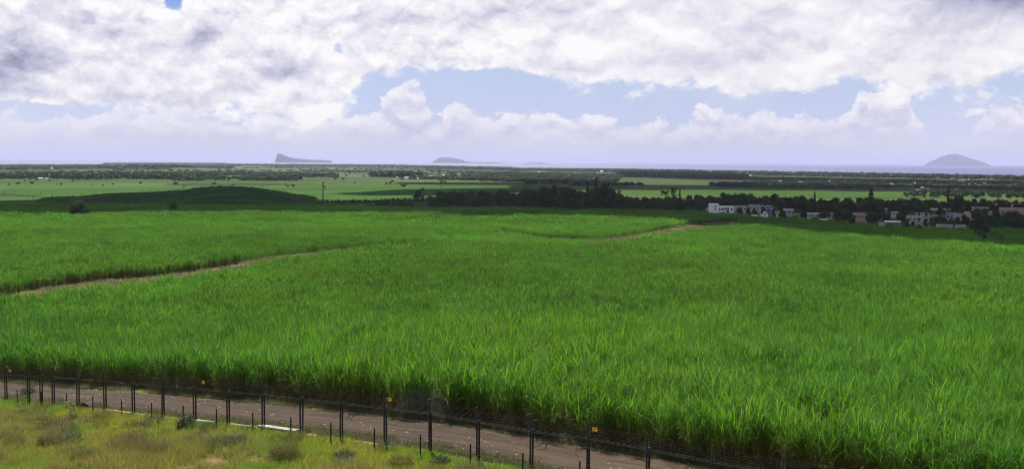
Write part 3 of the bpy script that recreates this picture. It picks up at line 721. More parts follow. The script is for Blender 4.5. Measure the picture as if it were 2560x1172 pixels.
def build_grass():
    P = [tuft('grass_tuft', 34, .24, (.14, .38), .007, .12, 200 + i, grass_m) for i in range(4)] + \
        [tuft('grass_tuft', 34, .24, (.20, .50), .006, .55, 210 + i, grass_m, 60) for i in range(4)] + \
        [tuft('grass_tuft', 30, .16, (.40, .80), .006, .75, 220 + i, grass_m, 40) for i in range(3)]
    r = np.random.default_rng(77); n = 46000
    s = r.uniform(-12, 62, n); t = r.uniform(-17, .5, n); X, Y = st_xy(s, t)
    px, py = project(X, Y, ground(X, Y)); k = (px > -200) & (px < 2100) & (py < 1300) & (py > 900)
    s, t, X, Y, px, py = s[k], t[k], X[k], Y[k], px[k], py[k]
    bare = np.zeros(len(X))
    for bx, by, rx, ry in ((540, 1152, 50, 20), (640, 1150, 35, 10), (470, 1168, 26, 9)):
        bare = np.maximum(bare, np.exp(-((px - bx) / rx) ** 2 - ((py - by) / ry) ** 2))
    k = (r.uniform(0, 1, len(X)) > bare * 1.25) & (r.uniform(0, 1, len(X)) < np.clip(.55 - t * .6, .2, 1) * np.where(t > -.3, .55, 1))
    s, t, X, Y = s[k], t[k], X[k], Y[k]; n = len(X)
    d = fnoise(X, Y, 4.5, 15) + np.clip((-t - 3.0) / 9, -.25, .22) + r.normal(0, .09, n)
    vid = np.where(d < .64, r.integers(0, 4, n), np.where(d < .80, r.integers(4, 8, n), r.integers(8, 11, n)))
    sc_ = r.uniform(.7, 1.25, n) * np.where(t > -.4, .75, 1)
    scatter('grass', np.stack([X, Y, ground(X, Y)], -1), np.stack([np.zeros(n), np.zeros(n), r.uniform(0, 6.28, n)], -1), np.stack([sc_] * 3, -1), vid, P, kind='stuff', label='rough yellow green grass on the slope before the fence', category='grass')
    # verges of the road
    Pv = [tuft('weed_tuft', 26, .22, (.10, .34), .010, .15, 300 + i, verge_m, 60) for i in range(4)] + [tuft('weed_tuft', 22, .22, (.10, .45), .009, .7, 310 + i, verge_m, 60) for i in range(3)]
    n = 15000; s = r.uniform(-14, 62, n); side = r.uniform(0, 1, n) < .45
    t = np.where(side, r.uniform(.2, 1.7, n), r.uniform(4.9, 7.8, n)); w = vnoise(s, t, 1.7, 33)
    lim = np.where(side, np.clip((1.5 - t) / 1.0, 0, 1), np.clip((t - 5.1) / .8, 0, 1) * .8)
    k = (w * 1.2 < lim + .12) & (r.uniform(0, 1, n) < .25 + lim); s, t, side = s[k], t[k], side[k]; X, Y = st_xy(s, t); n = len(X)
    vid = np.where(r.uniform(0, 1, n) < .62, r.integers(0, 4, n), r.integers(4, 7, n)); sc_ = r.uniform(.6, 1.3, n)
    scatter('verge_grass', np.stack([X, Y, ground(X, Y)], -1), np.stack([np.zeros(n), np.zeros(n), r.uniform(0, 6.28, n)], -1), np.stack([sc_] * 3, -1), vid, Pv, kind='stuff', label='low weeds and dry grass along both sides of the dirt road', category='grass')
    # straw and weeds in the gaps between the fields
    pts = []
    for g in (GAP_A, GAP_B):
        G = np.array(g); x0, y0 = G.min(0); x1, y1 = G.max(0); n = int((x1 - x0) * (y1 - y0) / 1.1)
        n = min(n, 60000); X = r.uniform(x0, x1, n); Y = r.uniform(y0, y1, n); px, _p = project(X, Y, ground(X, Y))
        k = inside(X, Y, g) & ((px > 1455) | (px < 840)) & (px > -200) & (px < 2760) & (fnoise(X, Y, 9, 44) > .45); pts.append(np.stack([X[k], Y[k]], -1))
    XY = np.concatenate(pts); n = len(XY); X, Y = XY[:, 0], XY[:, 1]; big = r.uniform(1.2, 2.9, n)
    vid = np.where(fnoise(X, Y, 12, 46) < .52, r.integers(0, 4, n), r.integers(4, 7, n))
    scatter('dry_grass', np.stack([X, Y, ground(X, Y)], -1), np.stack([np.zeros(n), np.zeros(n), r.uniform(0, 6.28, n)], -1), np.stack([big * 1.5, big * 1.5, big], -1), vid, Pv, kind='stuff', label='dry grass and weeds on the tan strips between the cane fields', category='grass')
build_grass()

# ------------------------------------------------------------------ the two fences along the road
black_m = mat('black_powder_coat', (.012, .012, .014), .45, spec=.4, var=.25, scale=6)
wire_m = mat('galvanised_wire', (.30, .30, .31), .40, metal=.7, var=.15, scale=4)
mesh_m = mat('dark_coated_wire', (.22, .22, .22), .42, metal=.5, var=.1)
knob_m = mat('insulator_plastic', (.02, .02, .02), .35, spec=.5)
yellow_m = mat('yellow_sign_plate', (.80, .50, .03), .5, spec=.4, var=.06, scale=9)
ink_m = mat('black_sign_ink', (.015, .013, .01), .6)
concrete_m = mat('pale_concrete', (.38, .35, .32), .9, var=.2, scale=2.5, bump=.5, bscale=14, dirt=(.24, .20, .16))
block_m = mat('rough_block_face', (.13, .10, .085), .95, var=.3, scale=5, bump=.6)

POST_PX = [17, 74, 105, 135, 197, 265, 336, 410, 489, 573, 661, 756, 856, 966, 1078, 1198, 1331, 1473, 1622, 1784, 1960]
SL = [fence_s(p) for p in POST_PX]
_dl = SL[1] - SL[0]
SL = [SL[0] - (k + 1) * _dl for k in (1, 0)][::1] + SL if False else SL
STEP = 2.95
SL = [SL[0] + STEP * k for k in (3, 2, 1)] + SL + [SL[-1] - STEP * k for k in (1, 2, 3)]
FROT = math.atan2(FD[1], FD[0])

def build_fences():
    # mesh fence: posts 1.85 m, panels of fine vertical wires with folded horizontal rails
    mf = thing('mesh_fence', 'black mesh fence of wire panels along the near side of the dirt road', 'fence')
    pm = MB(); pm.bevbox((0, 0, .87), (.08, .066, 1.96), .012); pm.bevbox((0, 0, 1.865), (.085, .07, .03), .008)
    pmesh = pm.mesh('post', black_m)
    ef = thing('electric_fence', 'taller electric fence of black posts and level strands in front of the mesh fence', 'fence')
    tm = MB(); tm.bevbox((0, 0, 1.17), (.066, .066, 2.56), .01); tm.bevbox((0, 0, 2.46), (.07, .07, .035), .01)
    tmesh = tm.mesh('post', black_m)
    HS = [.36, .72, 1.08, 1.44, 1.80, 1.92, 2.03, 2.14, 2.25, 2.36]
    im = MB()
    for h in HS:
        im.tube((-.035, 0, h), (-.075, 0, h), .018, .022, 6); im.tube((.035, 0, h), (.06, 0, h), .014, .014, 5)
    imesh = im.mesh('insulator', knob_m)
    tops = []; tl = np.random.default_rng(14)
    for s in SL:
        x, y = st_xy(s, 0.0); z = float(ground(x, y)); p0 = link('post', pmesh, mf, (x, y, z), FROT); p0.rotation_euler = (tl.normal(0, .010), tl.normal(0, .010), FROT)
        x2, y2 = st_xy(s + .02, -.13); z2 = float(ground(x2, y2)); p = link('post', tmesh, ef, (x2, y2, z2), FROT); p.rotation_euler = (tl.normal(0, .007), tl.normal(0, .007), FROT)
        link('insulator', imesh, p, (0, 0, 0), kind='stuff'); tops.append((x2, y2, z2))
    for a, b in zip(SL[:-1], SL[1:]):
        m = MB(); L = abs(a - b); n = max(6, int(L / .10))
        pa, pb = st_xy(a, 0), st_xy(b, 0); za, zb = float(ground(*pa)), float(ground(*pb))
        for k in range(1, n):
            f = k / n; x, y, z = pa[0] + (pb[0] - pa[0]) * f, pa[1] + (pb[1] - pa[1]) * f, za + (zb - za) * f
            m.tube((x, y, z + .06), (x, y, z + 1.82), .0013, n=3, cap=False)
        for h in np.arange(.08, 1.84, .44):
            m.tube((*pa, za + h), (*pb, zb + h), .0012, n=3, cap=False)
        link('mesh_panel', m.mesh('mesh_panel', mesh_m), mf, kind='stuff')
        for h in (1.80,):
            r = MB()
            for o, dz in ((0, .02), (.035, -.02)):
                r.tube((pa[0] - FN[0] * o, pa[1] - FN[1] * o, za + h + dz), (pb[0] - FN[0] * o, pb[1] - FN[1] * o, zb + h + dz), .0022, n=4, cap=False)
            link('rail', r.mesh('rail', wire_m), mf)
    for h in HS:
        m = MB(); pts = [(x + FD[0] * .0 - FN[0] * .055, y - FN[1] * .055, z + h) for x, y, z in tops]
        for p, q in zip(pts[:-1], pts[1:]):
            mid = tuple((a + b) / 2 for a, b in zip(p, q)); mid = (mid[0], mid[1], mid[2] - .012)
            m.path([p, mid, q], .0016, 4)
        link('wire', m.mesh('wire', wire_m), ef)
    # warning signs wired to the strands
    sm = MB(); sm.bevbox((0, 0, 0), (.23, .008, .155), .001); smesh = sm.mesh('warning_sign', yellow_m)
    bm_ = MB()     # black bolt and hand-like blot, with a line of print under it
    bolt = [(-.03, .05), (.012, .05), (-.002, .016), (.03, .016), (-.018, -.038), (-.004, -.004), (-.034, -.004)]
    bm_.add([(x, -.0065, z) for x, z in bolt] + [(x, -.004, z) for x, z in bolt], [(0, 1, 2), (0, 2, 6), (2, 3, 5), (2, 5, 6), (3, 4, 5)])
    bm_.box((-.05, -.0055, .012), (.024, .003, .045)); bm_.box((0, -.0055, -.055), (.13, .003, .012))
    bmesh_ = bm_.mesh('symbol', ink_m)
    for px, py, lab in ((24, 926, 'small yellow warning sign on the strands beside the post at the far left end'), (508, 955, 'small yellow warning sign hung above the round shrub by the fence'),
                        (974, 998, 'small yellow warning sign on the strands in front of the grey bush'), (1487, 1073, 'largest yellow warning sign, on the strands right of a post where wires glint')):
        s = fence_s(px, -.22, 2.1); x, y = st_xy(s, -.22)
        lo = 1.2
        for _ in range(12):
            q, w = project(x, y, float(ground(x, y)) + lo); lo += (float(w) - py) / 60 * .6
        o = link('warning_sign', smesh, None, (x, y, float(ground(x, y)) + lo), FROT + math.pi, label=lab, category='sign', group='yellow warning signs on the electric fence')
        o.rotation_euler = (0, 0, math.atan2(-FD[1], -FD[0])); link('symbol', bmesh_, o)
    # short posts standing in the grass in front
    sp = MB(); sp.bevbox((0, 0, .42), (.055, .055, 1.24), .008); sp.bevbox((0, 0, 1.05), (.065, .065, .03), .008)
    spm = sp.mesh('short_post', black_m); kn = MB()
    for h in (.2, .45, .7, .92): kn.tube((-.028, 0, h), (-.055, 0, h), .014, .016, 5)
    knm = kn.mesh('insulator', knob_m)
    where = ['at the far left, before the first bay with a sign', 'overlapping the second tall fence post from the left', 'overlapping the third tall fence post from the left', 'rising behind the yellow leafed sapling', 'beside the dark dirt hole under the fence',
             'in front of the leftmost exposed concrete beam', 'before the grey beam left of the round shrub', 'half hidden behind the round shrub by the fence', 'just right of the white beam next to the round shrub', 'at the right end of the long thin white beam', 'at the right end of the raised white beam',
             'in bright grass right of the raised white beam', 'just left of the tall post carrying the third sign', 'just left of the tall post before the grey bush', 'in worn grass left of the brown road bend', 'cut by the frame bottom, left of the glinting wires', 'barely showing at the frame bottom, under the glinting wires']
    for (px, top), wh in zip([(43, 981), (73, 977), (103, 977), (166, 983), (232, 990), (304, 996), (379, 1004), (458, 1012), (541, 1024), (632, 1032), (727, 1042), (827, 1055), (936, 1074), (1051, 1086), (1176, 1110), (1307, 1137), (1449, 1154)], where):
        t = -1.0; s = fence_s(px, t, .6); x, y = st_xy(s, t)
        o = link('short_post', spm, None, (x, y, float(ground(x, y))), FROT, label='short black post ' + wh, category='post', group='short black posts in front of the fence')
        link('insulator', knm, o, kind='stuff')
build_fences()

def build_beams():
    L = [(206, 234, .10, .0, 'tan concrete lip sloping down beside the dark dirt hole'), (268, 330, .13, .06, 'brownish concrete beam under the fence, the leftmost long one'), (338, 385, .10, .02, 'low grey concrete beam under the fence right of the brownish one'),
         (410, 436, .10, .02, 'short low concrete beam just left of the round shrub'), (493, 534, .17, .06, 'short white concrete beam just right of the round shrub'), (575, 646, .17, .05, 'long thin white concrete beam left of the raised beam'),
         (652, 745, .26, .16, 'raised white topped concrete beam with dark block face'), (768, 792, .10, .02, 'small pale concrete stub right of the raised beam'), (888, 944, .10, .02, 'low dusty concrete beam near the post with the third sign')]
    for px0, px1, w, h, lab in L:
        s0, s1 = fence_s(px0, -.16, .1), fence_s(px1, -.16, .1); x0, y0 = st_xy(s0, -.2); x1, y1 = st_xy(s1, -.2); z0, z1 = float(ground(x0, y0)), float(ground(x1, y1))
        Lm = math.hypot(x1 - x0, y1 - y0); w = w * 1.6
        rt = thing('concrete_beam', lab, 'concrete beam', ((x0 + x1) / 2, (y0 + y1) / 2, (z0 + z1) / 2), math.atan2(y1 - y0, x1 - x0), 'concrete beams under the fence')
        rt.rotation_euler[1] = -math.asin((z1 - z0) / Lm)
        r = random.Random(int(px0)); n = 8; top = MB(); vs = []
        for k in range(n + 1):
            xx = -Lm / 2 + Lm * k / n; a, b = r.uniform(-.015, .015), r.uniform(-.02, .02)
            vs += [(xx, -w / 2 + a, h + .02), (xx, -w / 2 + a + .02, h + .07 + b * .5), (xx, w / 2 + b - .02, h + .07 + a), (xx, w / 2 + b, h + .02)]
        fs = [(4 * k + i, 4 * k + i + 1, 4 * k + 5 + i, 4 * k + 4 + i) for k in range(n) for i in range(3)] + [(0, 1, 2, 3)[::-1], tuple(4 * n + i for i in range(4))]
        top.add(vs, fs); link('beam_top', top.mesh('beam_top', concrete_m), rt)
        low = MB(); m = max(1, round(Lm / .45))
        for k in range(m): low.bevbox((-Lm / 2 + Lm * (k + .5) / m, .0, (h - .2) / 2 + .01), (Lm / m - .02, w * .9, h + .22), .012)
        link('base_block', low.mesh('base_block', block_m), rt)
build_beams()

def build_hole():
    """dirt mouth of a drain under the fence, with a leaning stick"""
    x, y = st_xy(fence_s(219, .1, .1), .25); z = float(ground(x, y))
    rt = thing('drain_mouth', 'dark arched drain mouth in the dirt under the fence', 'drain', (x, y, z), FROT + math.pi)
    m = MB(); n = 10; ring = []
    for d, r_ in ((-.35, .42), (-.35, .55), (.5, .62), (.5, .40)):
        ring.append([(r_ * math.cos(math.pi * k / n) * 1.15, d, max(r_ * math.sin(math.pi * k / n) * .75 - .03, -.1)) for k in range(n + 1)])
    vs = sum(ring, []); fs = []
    for q in range(4):
        a, b = q * (n + 1), ((q + 1) % 4) * (n + 1)
        fs += [(a + k, a + k + 1, b + k + 1, b + k) for k in range(n)]
    m.add(vs, fs); link('arch', m.mesh('arch', mat('damp_dirt', (.075, .052, .04), .95, var=.3, bump=.8)), rt)
    b = MB(); b.add([(.5 * 1.1 * math.cos(math.pi * k / n), .45, .41 * math.sin(math.pi * k / n)) for k in range(n + 1)], [tuple(range(n + 1))]); link('back_wall', b.mesh('back_wall', mat('dark_drain_inside', (.02, .016, .013), 1)), rt)  # near-black sheet standing for the dark inside of the drain
    s = MB(); s.path([(-.05, -.45, .52), (-.35, -.5, .2), (-.62, -.62, -.08)], .022, 5)
    o = link('stick', s.mesh('stick', mat('bleached_wood', (.32, .23, .12), .8)), None, (x, y, z), FROT + math.pi, label='pale stick leaning over the dark drain mouth', category='stick')
    # three pale stones and a scrap on the road and its verge
    stone = mat('pale_stone', (.36, .33, .31), .9, var=.2, scale=6, bump=.5)
    for px, py, sz, lab in ((652, 1003, .20, 'pale stone on the far edge of the road behind the tall posts'), (893, 1095, .13, 'white stone scrap in the grass behind the fence'), (512, 1098, .22, 'flat grey stone lying in the grass below the white beam'), (573, 1094, .12, 'small grey stone beside the blue grey bush'), (990, 1049, .12, 'pale stone on the road right of the third sign')):
        X, Y = hit(px, py); r = np.random.default_rng(px); V = []
        for k in range(5):
            la = -math.pi / 2 + math.pi * k / 4
            for q in range(8):
                rr = sz * (1 + r.normal(0, .14)); V.append((rr * math.cos(la) * math.cos(q * .785), rr * .7 * math.cos(la) * math.sin(q * .785), rr * .5 * math.sin(la)))
        Fq = [(k * 8 + q, k * 8 + (q + 1) % 8, k * 8 + 8 + (q + 1) % 8, k * 8 + 8 + q) for k in range(4) for q in range(8)]
        me = mesh_np('stone', V, Fq); me.materials.append(stone)
        link('stone', me, None, (X, Y, float(ground(X, Y)) + sz * .2), r.uniform(0, 3), label=lab, category='stone')
build_hole()

# ------------------------------------------------------------------ shrubs on the slope and at the cane edge
def shrub_mesh(name, n, rad, h, L, w, S, seed, m, dry=.15, fine=False):
    """loose dome of leaves springing from stems"""
    r = np.random.default_rng(seed); a = r.uniform(0, 6.28, n); el = np.arcsin(r.uniform(0, 1, n)); q = r.uniform(.35, 1.0, n) ** .6
    lump = 1 + .22 * np.sin(a * 3 + seed) * np.cos(el * 4) + r.normal(0, .08, n)
    base = np.stack([rad * q * np.cos(el) * np.cos(a) * lump, rad * q * np.cos(el) * np.sin(a) * lump, .05 + h * q * np.sin(el) * lump], -1)
    az = a + r.normal(0, .9, n)
    V, Fq = ribbons(base, az, r.uniform(*L, n), r.uniform(-.2, 1.4, n) if not fine else r.uniform(.6, 1.5, n), r.uniform(.2, 1.3, n), w * r.uniform(.7, 1.3, n), S, r.normal(0, .9, n))
    d = np.clip(r.normal(dry, .2, n), 0, 1).repeat(S * 2 + 2)
    me = mesh_np(name, V, Fq, attrs={'dry': d}); me.materials.append(m); return me
stem_m = mat('twig_bark', (.09, .065, .045), .9)
def stems_mesh(rad, h, n, seed):
    r = random.Random(seed); m = MB()
    for _ in range(n):
        a = r.uniform(0, 6.28); q = r.uniform(.3, .75) * rad
        m.path([(q * .1 * math.cos(a), q * .1 * math.sin(a), -.1), (q * .5 * math.cos(a), q * .5 * math.sin(a), h * .45), (q * math.cos(a), q * math.sin(a), h * r.uniform(.6, .85))], [.018, .012, .006], 4)
    return m.mesh('stem', stem_m)
shrub_g = leaf_mat('shrub_leaf', (.050, .085, .030), (.15, .11, .06), (.060, .12, .025), rough=.4, spec=.5, amount=.25)
shrub_s = leaf_mat('silver_scrub_leaf', (.105, .125, .085), (.17, .13, .085), (.09, .12, .05), rough=.5, spec=.3, amount=.25)
shrub_o = leaf_mat('olive_scrub_leaf', (.135, .135, .040), (.20, .140, .070), (.18, .19, .045), rough=.5, spec=.25, amount=.3)
shrub_e = leaf_mat('grey_green_leaf', (.062, .082, .052), (.13, .11, .07), (.05, .08, .035), rough=.45, spec=.3, amount=.25)
weed_g = leaf_mat('bright_weed_leaf', (.06, .17, .035), (.16, .13, .06), (.09, .26, .04), rough=.4, spec=.4, amount=.35)
def shrub(px, py, rad, h, label, m, n, L, w, dry=.15, fine=False, cat='shrub'):
    X, Y = hit(px, py); rt = thing('shrub' if cat != 'weed' else 'weed', label, cat, (X, Y, float(ground(X, Y))))
    link('foliage', shrub_mesh('foliage', n, rad, h, L, w, 2 if not fine else 3, int(px + py), m, dry, fine), rt); link('stem', stems_mesh(rad, h, 9, int(px)), rt)
shrub(465, 1075, .52, .78, 'round dark leafy shrub growing against the fence by the white beams', shrub_g, 1500, (.08, .16), .022, .05)
shrub(1040, 1046, 1.15, 1.45, 'large grey green bush at the cane edge behind the third sign', shrub_e, 2400, (.16, .34), .012, .15, True)
shrub(1120, 1048, 1.0, 1.7, 'tall silvery bush at the cane edge, right of the grey green one', shrub_s, 1500, (.16, .36), .011, .15, True)
shrub(905, 1022, .7, .9, 'dark green bush at the cane edge left of the third sign', shrub_g, 1100, (.12, .24), .018, .2)
shrub(70, 985, .5, .7, 'small pale leaved bush at the cane edge near the far left end', shrub_s, 500, (.12, .24), .02, .1)
shrub(208, 1160, .85, .62, 'dark low bush in the grass at the lower left, a green weed beside it', shrub_o, 2000, (.12, .3), .010, .1, True)
shrub(200, 1142, .28, .42, 'bright green leafy weed in front of the dark low bush', weed_g, 120, (.10, .2), .025, 0, False, 'weed')
shrub(36, 1118, .5, .5, 'leftmost dark tussock in the grass', shrub_o, 800, (.2, .4), .008, .3, True)
shrub(115, 1118, .42, .55, 'dark tussock between the leftmost one and the dark low bush', shrub_o, 800, (.2, .45), .008, .3, True)
shrub(330, 1128, 1.2, .6, 'broad brown feathery bush left of the bare red soil', shrub_o, 2200, (.2, .45), .007, .75, True)
shrub(395, 1140, .8, .55, 'smaller brown feathery bush beside the bare red soil', shrub_o, 1500, (.2, .4), .007, .7, True)
shrub(545, 1122, .8, .48, 'blue grey low bush above the bare red soil', shrub_s, 1800, (.12, .24), .010, .05, True)
shrub(592, 1118, .7, .5, 'blue grey low bush touching the other one, nearer the raised beam', shrub_s, 1500, (.12, .24), .010, .05, True)
shrub(712, 1150, .75, .62, 'feathery olive bush with brown base below the raised beam', shrub_o, 1900, (.2, .4), .008, .25, True)
shrub(1102, 1160, .45, .35, 'small dark green bush just left of a post at the lower middle', shrub_g, 700, (.1, .2), .016, .05)
shrub(1000, 1165, .6, .3, 'flat olive bush at the frame bottom before the fence', shrub_o, 900, (.12, .3), .010, .1, True)
shrub(860, 1150, .5, .35, 'pale olive bush in the grass at the lower middle', shrub_s, 700, (.12, .3), .009, .3, True)
shrub(1720, 1150, .8, .45, 'green weedy bush on the far edge of the road at the right', verge_m, 900, (.15, .35), .014, .2)
shrub(520, 1075, .4, .35, 'low scrubby weed below the short white beam', shrub_o, 500, (.12, .28), .009, .35, True, 'weed')

def sapling():
    X, Y = hit(176, 1042); rt = thing('sapling', 'thin sapling with yellowish leaves standing before the fence at the left', 'sapling', (X, Y, float(ground(X, Y))))
    m = MB(); m.path([(0, 0, -.1), (.03, .01, .45), (0, .02, .95)], [.018, .014, .007], 5); r = np.random.default_rng(3); tips = []
    for k in range(9):
        a = k * 2.4; z = .45 + .055 * k; q = (.30 * math.cos(a), .30 * math.sin(a), z + .12); m.path([(.01, .01, z), q], [.008, .004], 4); tips.append(q)
    link('trunk', m.mesh('trunk', stem_m), rt)
    n = 130; T_ = np.array(tips)[r.integers(0, 9, n)] * (1, 1, 1) * r.uniform(.5, 1.05, (n, 1)) ** np.array([[1, 1, .25]])
    V, Fq = ribbons(T_, r.uniform(0, 6.28, n), r.uniform(.10, .18, n), r.uniform(-.3, .8, n), r.uniform(.2, 1, n), np.full(n, .032), 2, r.normal(0, .5, n))
    me = mesh_np('foliage', V, Fq, attrs={'dry': np.zeros(len(V))}); me.materials.append(leaf_mat('yellow_leaf', (.24, .20, .03), (.2, .15, .05), (.30, .28, .03), rough=.4, spec=.6)); link('foliage', me, rt)
    X, Y = hit(183, 1054); rt = thing('weed', 'pale grey weed in the grass below the yellowish sapling', 'weed', (X, Y, float(ground(X, Y))))
    link('foliage', shrub_mesh('foliage', 140, .25, .5, (.1, .2), .025, 2, 8, shrub_s, .05), rt); link('stem', stems_mesh(.25, .5, 4, 9), rt)
sapling()

def undergrowth():
    r = np.random.default_rng(91)
    P = [shrub_mesh('undergrowth_clump', 260, .45, .42, (.12, .32), .008, 3, 610 + i, m_, d_, True) for i, (m_, d_) in enumerate(((shrub_o, .1), (shrub_o, .6), (shrub_s, .1), (weed_g, .05), (shrub_g, .1), (verge_m, .6)))]
    n = 520; s = r.uniform(-8, 55, n); t = -.5 - 14 * r.uniform(0, 1, n); X, Y = st_xy(s, t); k = (fnoise(X, Y, 6, 55) > .44); X, Y, t = X[k], Y[k], t[k]; n = len(X)
    vid = r.choice(6, n, p=[.28, .2, .2, .1, .1, .12]); sc_ = r.uniform(.35, 1.25, n)
    scatter('undergrowth', np.stack([X, Y, ground(X, Y)], -1), np.stack([np.zeros(n), np.zeros(n), r.uniform(0, 6.28, n)], -1), np.stack([sc_ * 1.2, sc_ * 1.2, sc_], -1), vid, P, kind='stuff', label='mixed weeds and scrub scattered through the grass slope', category='undergrowth')
undergrowth()

def road_stones():
    r = np.random.default_rng(31); P = []
    for i in range(4):
        V = [(.5 * (1 + r.normal(0, .2)) * math.cos(k * 1.047) * c, .4 * (1 + r.normal(0, .2)) * math.sin(k * 1.047) * c, z) for z, c in ((-.1, 1.0), (.18, .9)) for k in range(6)] + [(0, 0, .3)]
        F3 = [(k, (k + 1) % 6, 6 + (k + 1) % 6) for k in range(6)] + [(k, 6 + (k + 1) % 6, 6 + k) for k in range(6)] + [(6 + k, 6 + (k + 1) % 6, 12) for k in range(6)]
        me = mesh_np('pebble', V, F3); me.materials.append(bpy.data.materials['pale_stone']); P.append(me)
    n = 2600; s = r.uniform(-16, 62, n); t = np.where(r.uniform(0, 1, n) < .6, r.choice([.9, 2.8, 4.9], n) + r.normal(0, .3, n), r.uniform(.5, 5.8, n)); X, Y = st_xy(s, t); sz = .03 + .05 * r.gamma(1.2, .6, n)
    scatter('gravel', np.stack([X, Y, ground(X, Y) + .045], -1), np.stack([np.zeros(n), np.zeros(n), r.uniform(0, 6.28, n)], -1), np.stack([sz] * 3, -1), r.integers(0, 4, n), P, kind='stuff', label='small stones loose on the dirt road', category='gravel')
road_stones()

# ------------------------------------------------------------------ trees
bark_m = mat('tree_bark', (.085, .065, .05), .95, var=.3, scale=2, bump=.5)
def crown_mat(name, g, t): return leaf_mat(name, g, (.14, .10, .05), t, rough=.5, spec=.3, hue=.35, amount=.22)
crown_a = crown_mat('dense_leaves', (.038, .062, .024), (.045, .085, .018))
crown_b = crown_mat('mid_leaves', (.050, .074, .028), (.055, .10, .02))
crown_c = crown_mat('pine_needles', (.028, .048, .022), (.03, .05, .015))
crown_d = crown_mat('casuarina_needles', (.055, .070, .040), (.05, .07, .03))

def leaf_quads(C, size, r, aspect=.75, nrm=None):
    n = len(C); a = r.normal(0, 1, (n, 3))
    if nrm is not None: a = a * .8 + nrm
    a /= np.linalg.norm(a, axis=1)[:, None]; b = np.cross(a, r.normal(0, 1, (n, 3))); b /= np.linalg.norm(b, axis=1)[:, None]; c = np.cross(a, b)
    s = (size * r.uniform(.6, 1.3, n))[:, None]
    k = r.uniform(.5, 1.0, (n, 1))
    V = np.stack([C - b * s - c * s * aspect * k, C + b * s * .5 - c * s * aspect, C + b * s + c * s * aspect * .6, C - b * s * .4 + c * s * aspect], 1).reshape(-1, 3)
    return V, np.arange(4 * n).reshape(-1, 4)

def broad_crown(name, seed, n, h, rad, lobes, size, m, low=.22, flat=1.0):
    """lobed crown of many small leaf clumps, gaps between the lobes; h total height of the tree"""
    r = np.random.default_rng(seed); P, Nn = [], []
    for k in range(lobes):
        f = r.uniform(0, 1); zc = h * (low + (1 - low) * (.18 + .64 * f)); wr = rad * (1.0 - .55 * abs(f - .35) * 1.4) * flat
        a = r.uniform(0, 6.28); q = wr * r.uniform(.2, .72); lr = rad * r.uniform(.30, .48)
        c = np.array([q * math.cos(a), q * math.sin(a), min(zc, h - lr * .72)])
        m_ = n // lobes; d = r.normal(0, 1, (m_, 3)); d /= np.linalg.norm(d, axis=1)[:, None]
        rr = lr * r.uniform(.55, 1.08, (m_, 1)) * (1 + .2 * np.sin(d[:, :1] * 5 + seed) * np.cos(d[:, 2:] * 4))
        P.append(c + d * rr * np.array([1, 1, .78])); Nn.append(d)
    V, Fq = leaf_quads(np.concatenate(P), size, r, nrm=np.concatenate(Nn))
    me = mesh_np(name, V, Fq, attrs={'dry': np.clip(r.normal(-.1, .15, len(Fq)), 0, 1).repeat(4)}); me.materials.append(m); return me
def trunk_mesh(h, r0, forks, seed, spread=.25, top=.62):
    r = random.Random(seed); m = MB(); z1 = h * r.uniform(.22, .3)
    m.path([(0, 0, -.6), (r.uniform(-.1, .1), r.uniform(-.1, .1), z1 * .5), (r.uniform(-.2, .2), r.uniform(-.2, .2), z1)], [r0 * 1.25, r0 * .9, r0 * .75], 6)
    for k in range(forks):
        a = 6.28 * k / forks + r.uniform(-.4, .4); q = h * spread * r.uniform(.6, 1.1)
        m.path([(0, 0, z1 * .95), (q * .5 * math.cos(a), q * .5 * math.sin(a), h * .45), (q * math.cos(a), q * math.sin(a), h * top * r.uniform(.85, 1.15))], [r0 * .6, r0 * .38, r0 * .12], 5)
    return m.mesh('trunk', bark_m)
def conifer(seed, h, rad, n, tiers, size, top_narrow=1.0):
    """whorled pine: straight trunk, tiers of level branches, sky between them"""
    r = np.random.default_rng(seed); m = MB(); m.path([(0, 0, -.5), (0, 0, h * .5), (0, 0, h * .99)], [.28, .17, .03], 6); P = []
    for k in range(tiers):
        f = k / (tiers - 1); z = h * (.12 + .84 * f); L = rad * (1 - f) ** .85 * r.uniform(.8, 1.1) + .12
        nb = 6 if f < .7 else 5
        for b in range(nb):
            a = 6.28 * b / nb + k * .6 + r.normal(0, .15); dz = L * r.uniform(.02, .22)
            m.path([(0, 0, z), (L * .96 * math.cos(a), L * .96 * math.sin(a), z + dz)], [.05, .02], 3)
            c = max(4, int(n / tiers / nb)); u = r.uniform(.25, 1.05, c)
            P.append(np.stack([L * u * math.cos(a), L * u * math.sin(a), z + dz * u + r.normal(0, .10 + .04 * L, c)], -1) + r.normal(0, .12 + .05 * L, (c, 3)) * (1, 1, .3))
    V, Fq = leaf_quads(np.concatenate(P), size, r, .5)
    me = mesh_np('crown', V, Fq, attrs={'dry': np.zeros(len(V))}); me.materials.append(crown_c); return m.mesh('trunk', bark_m), me
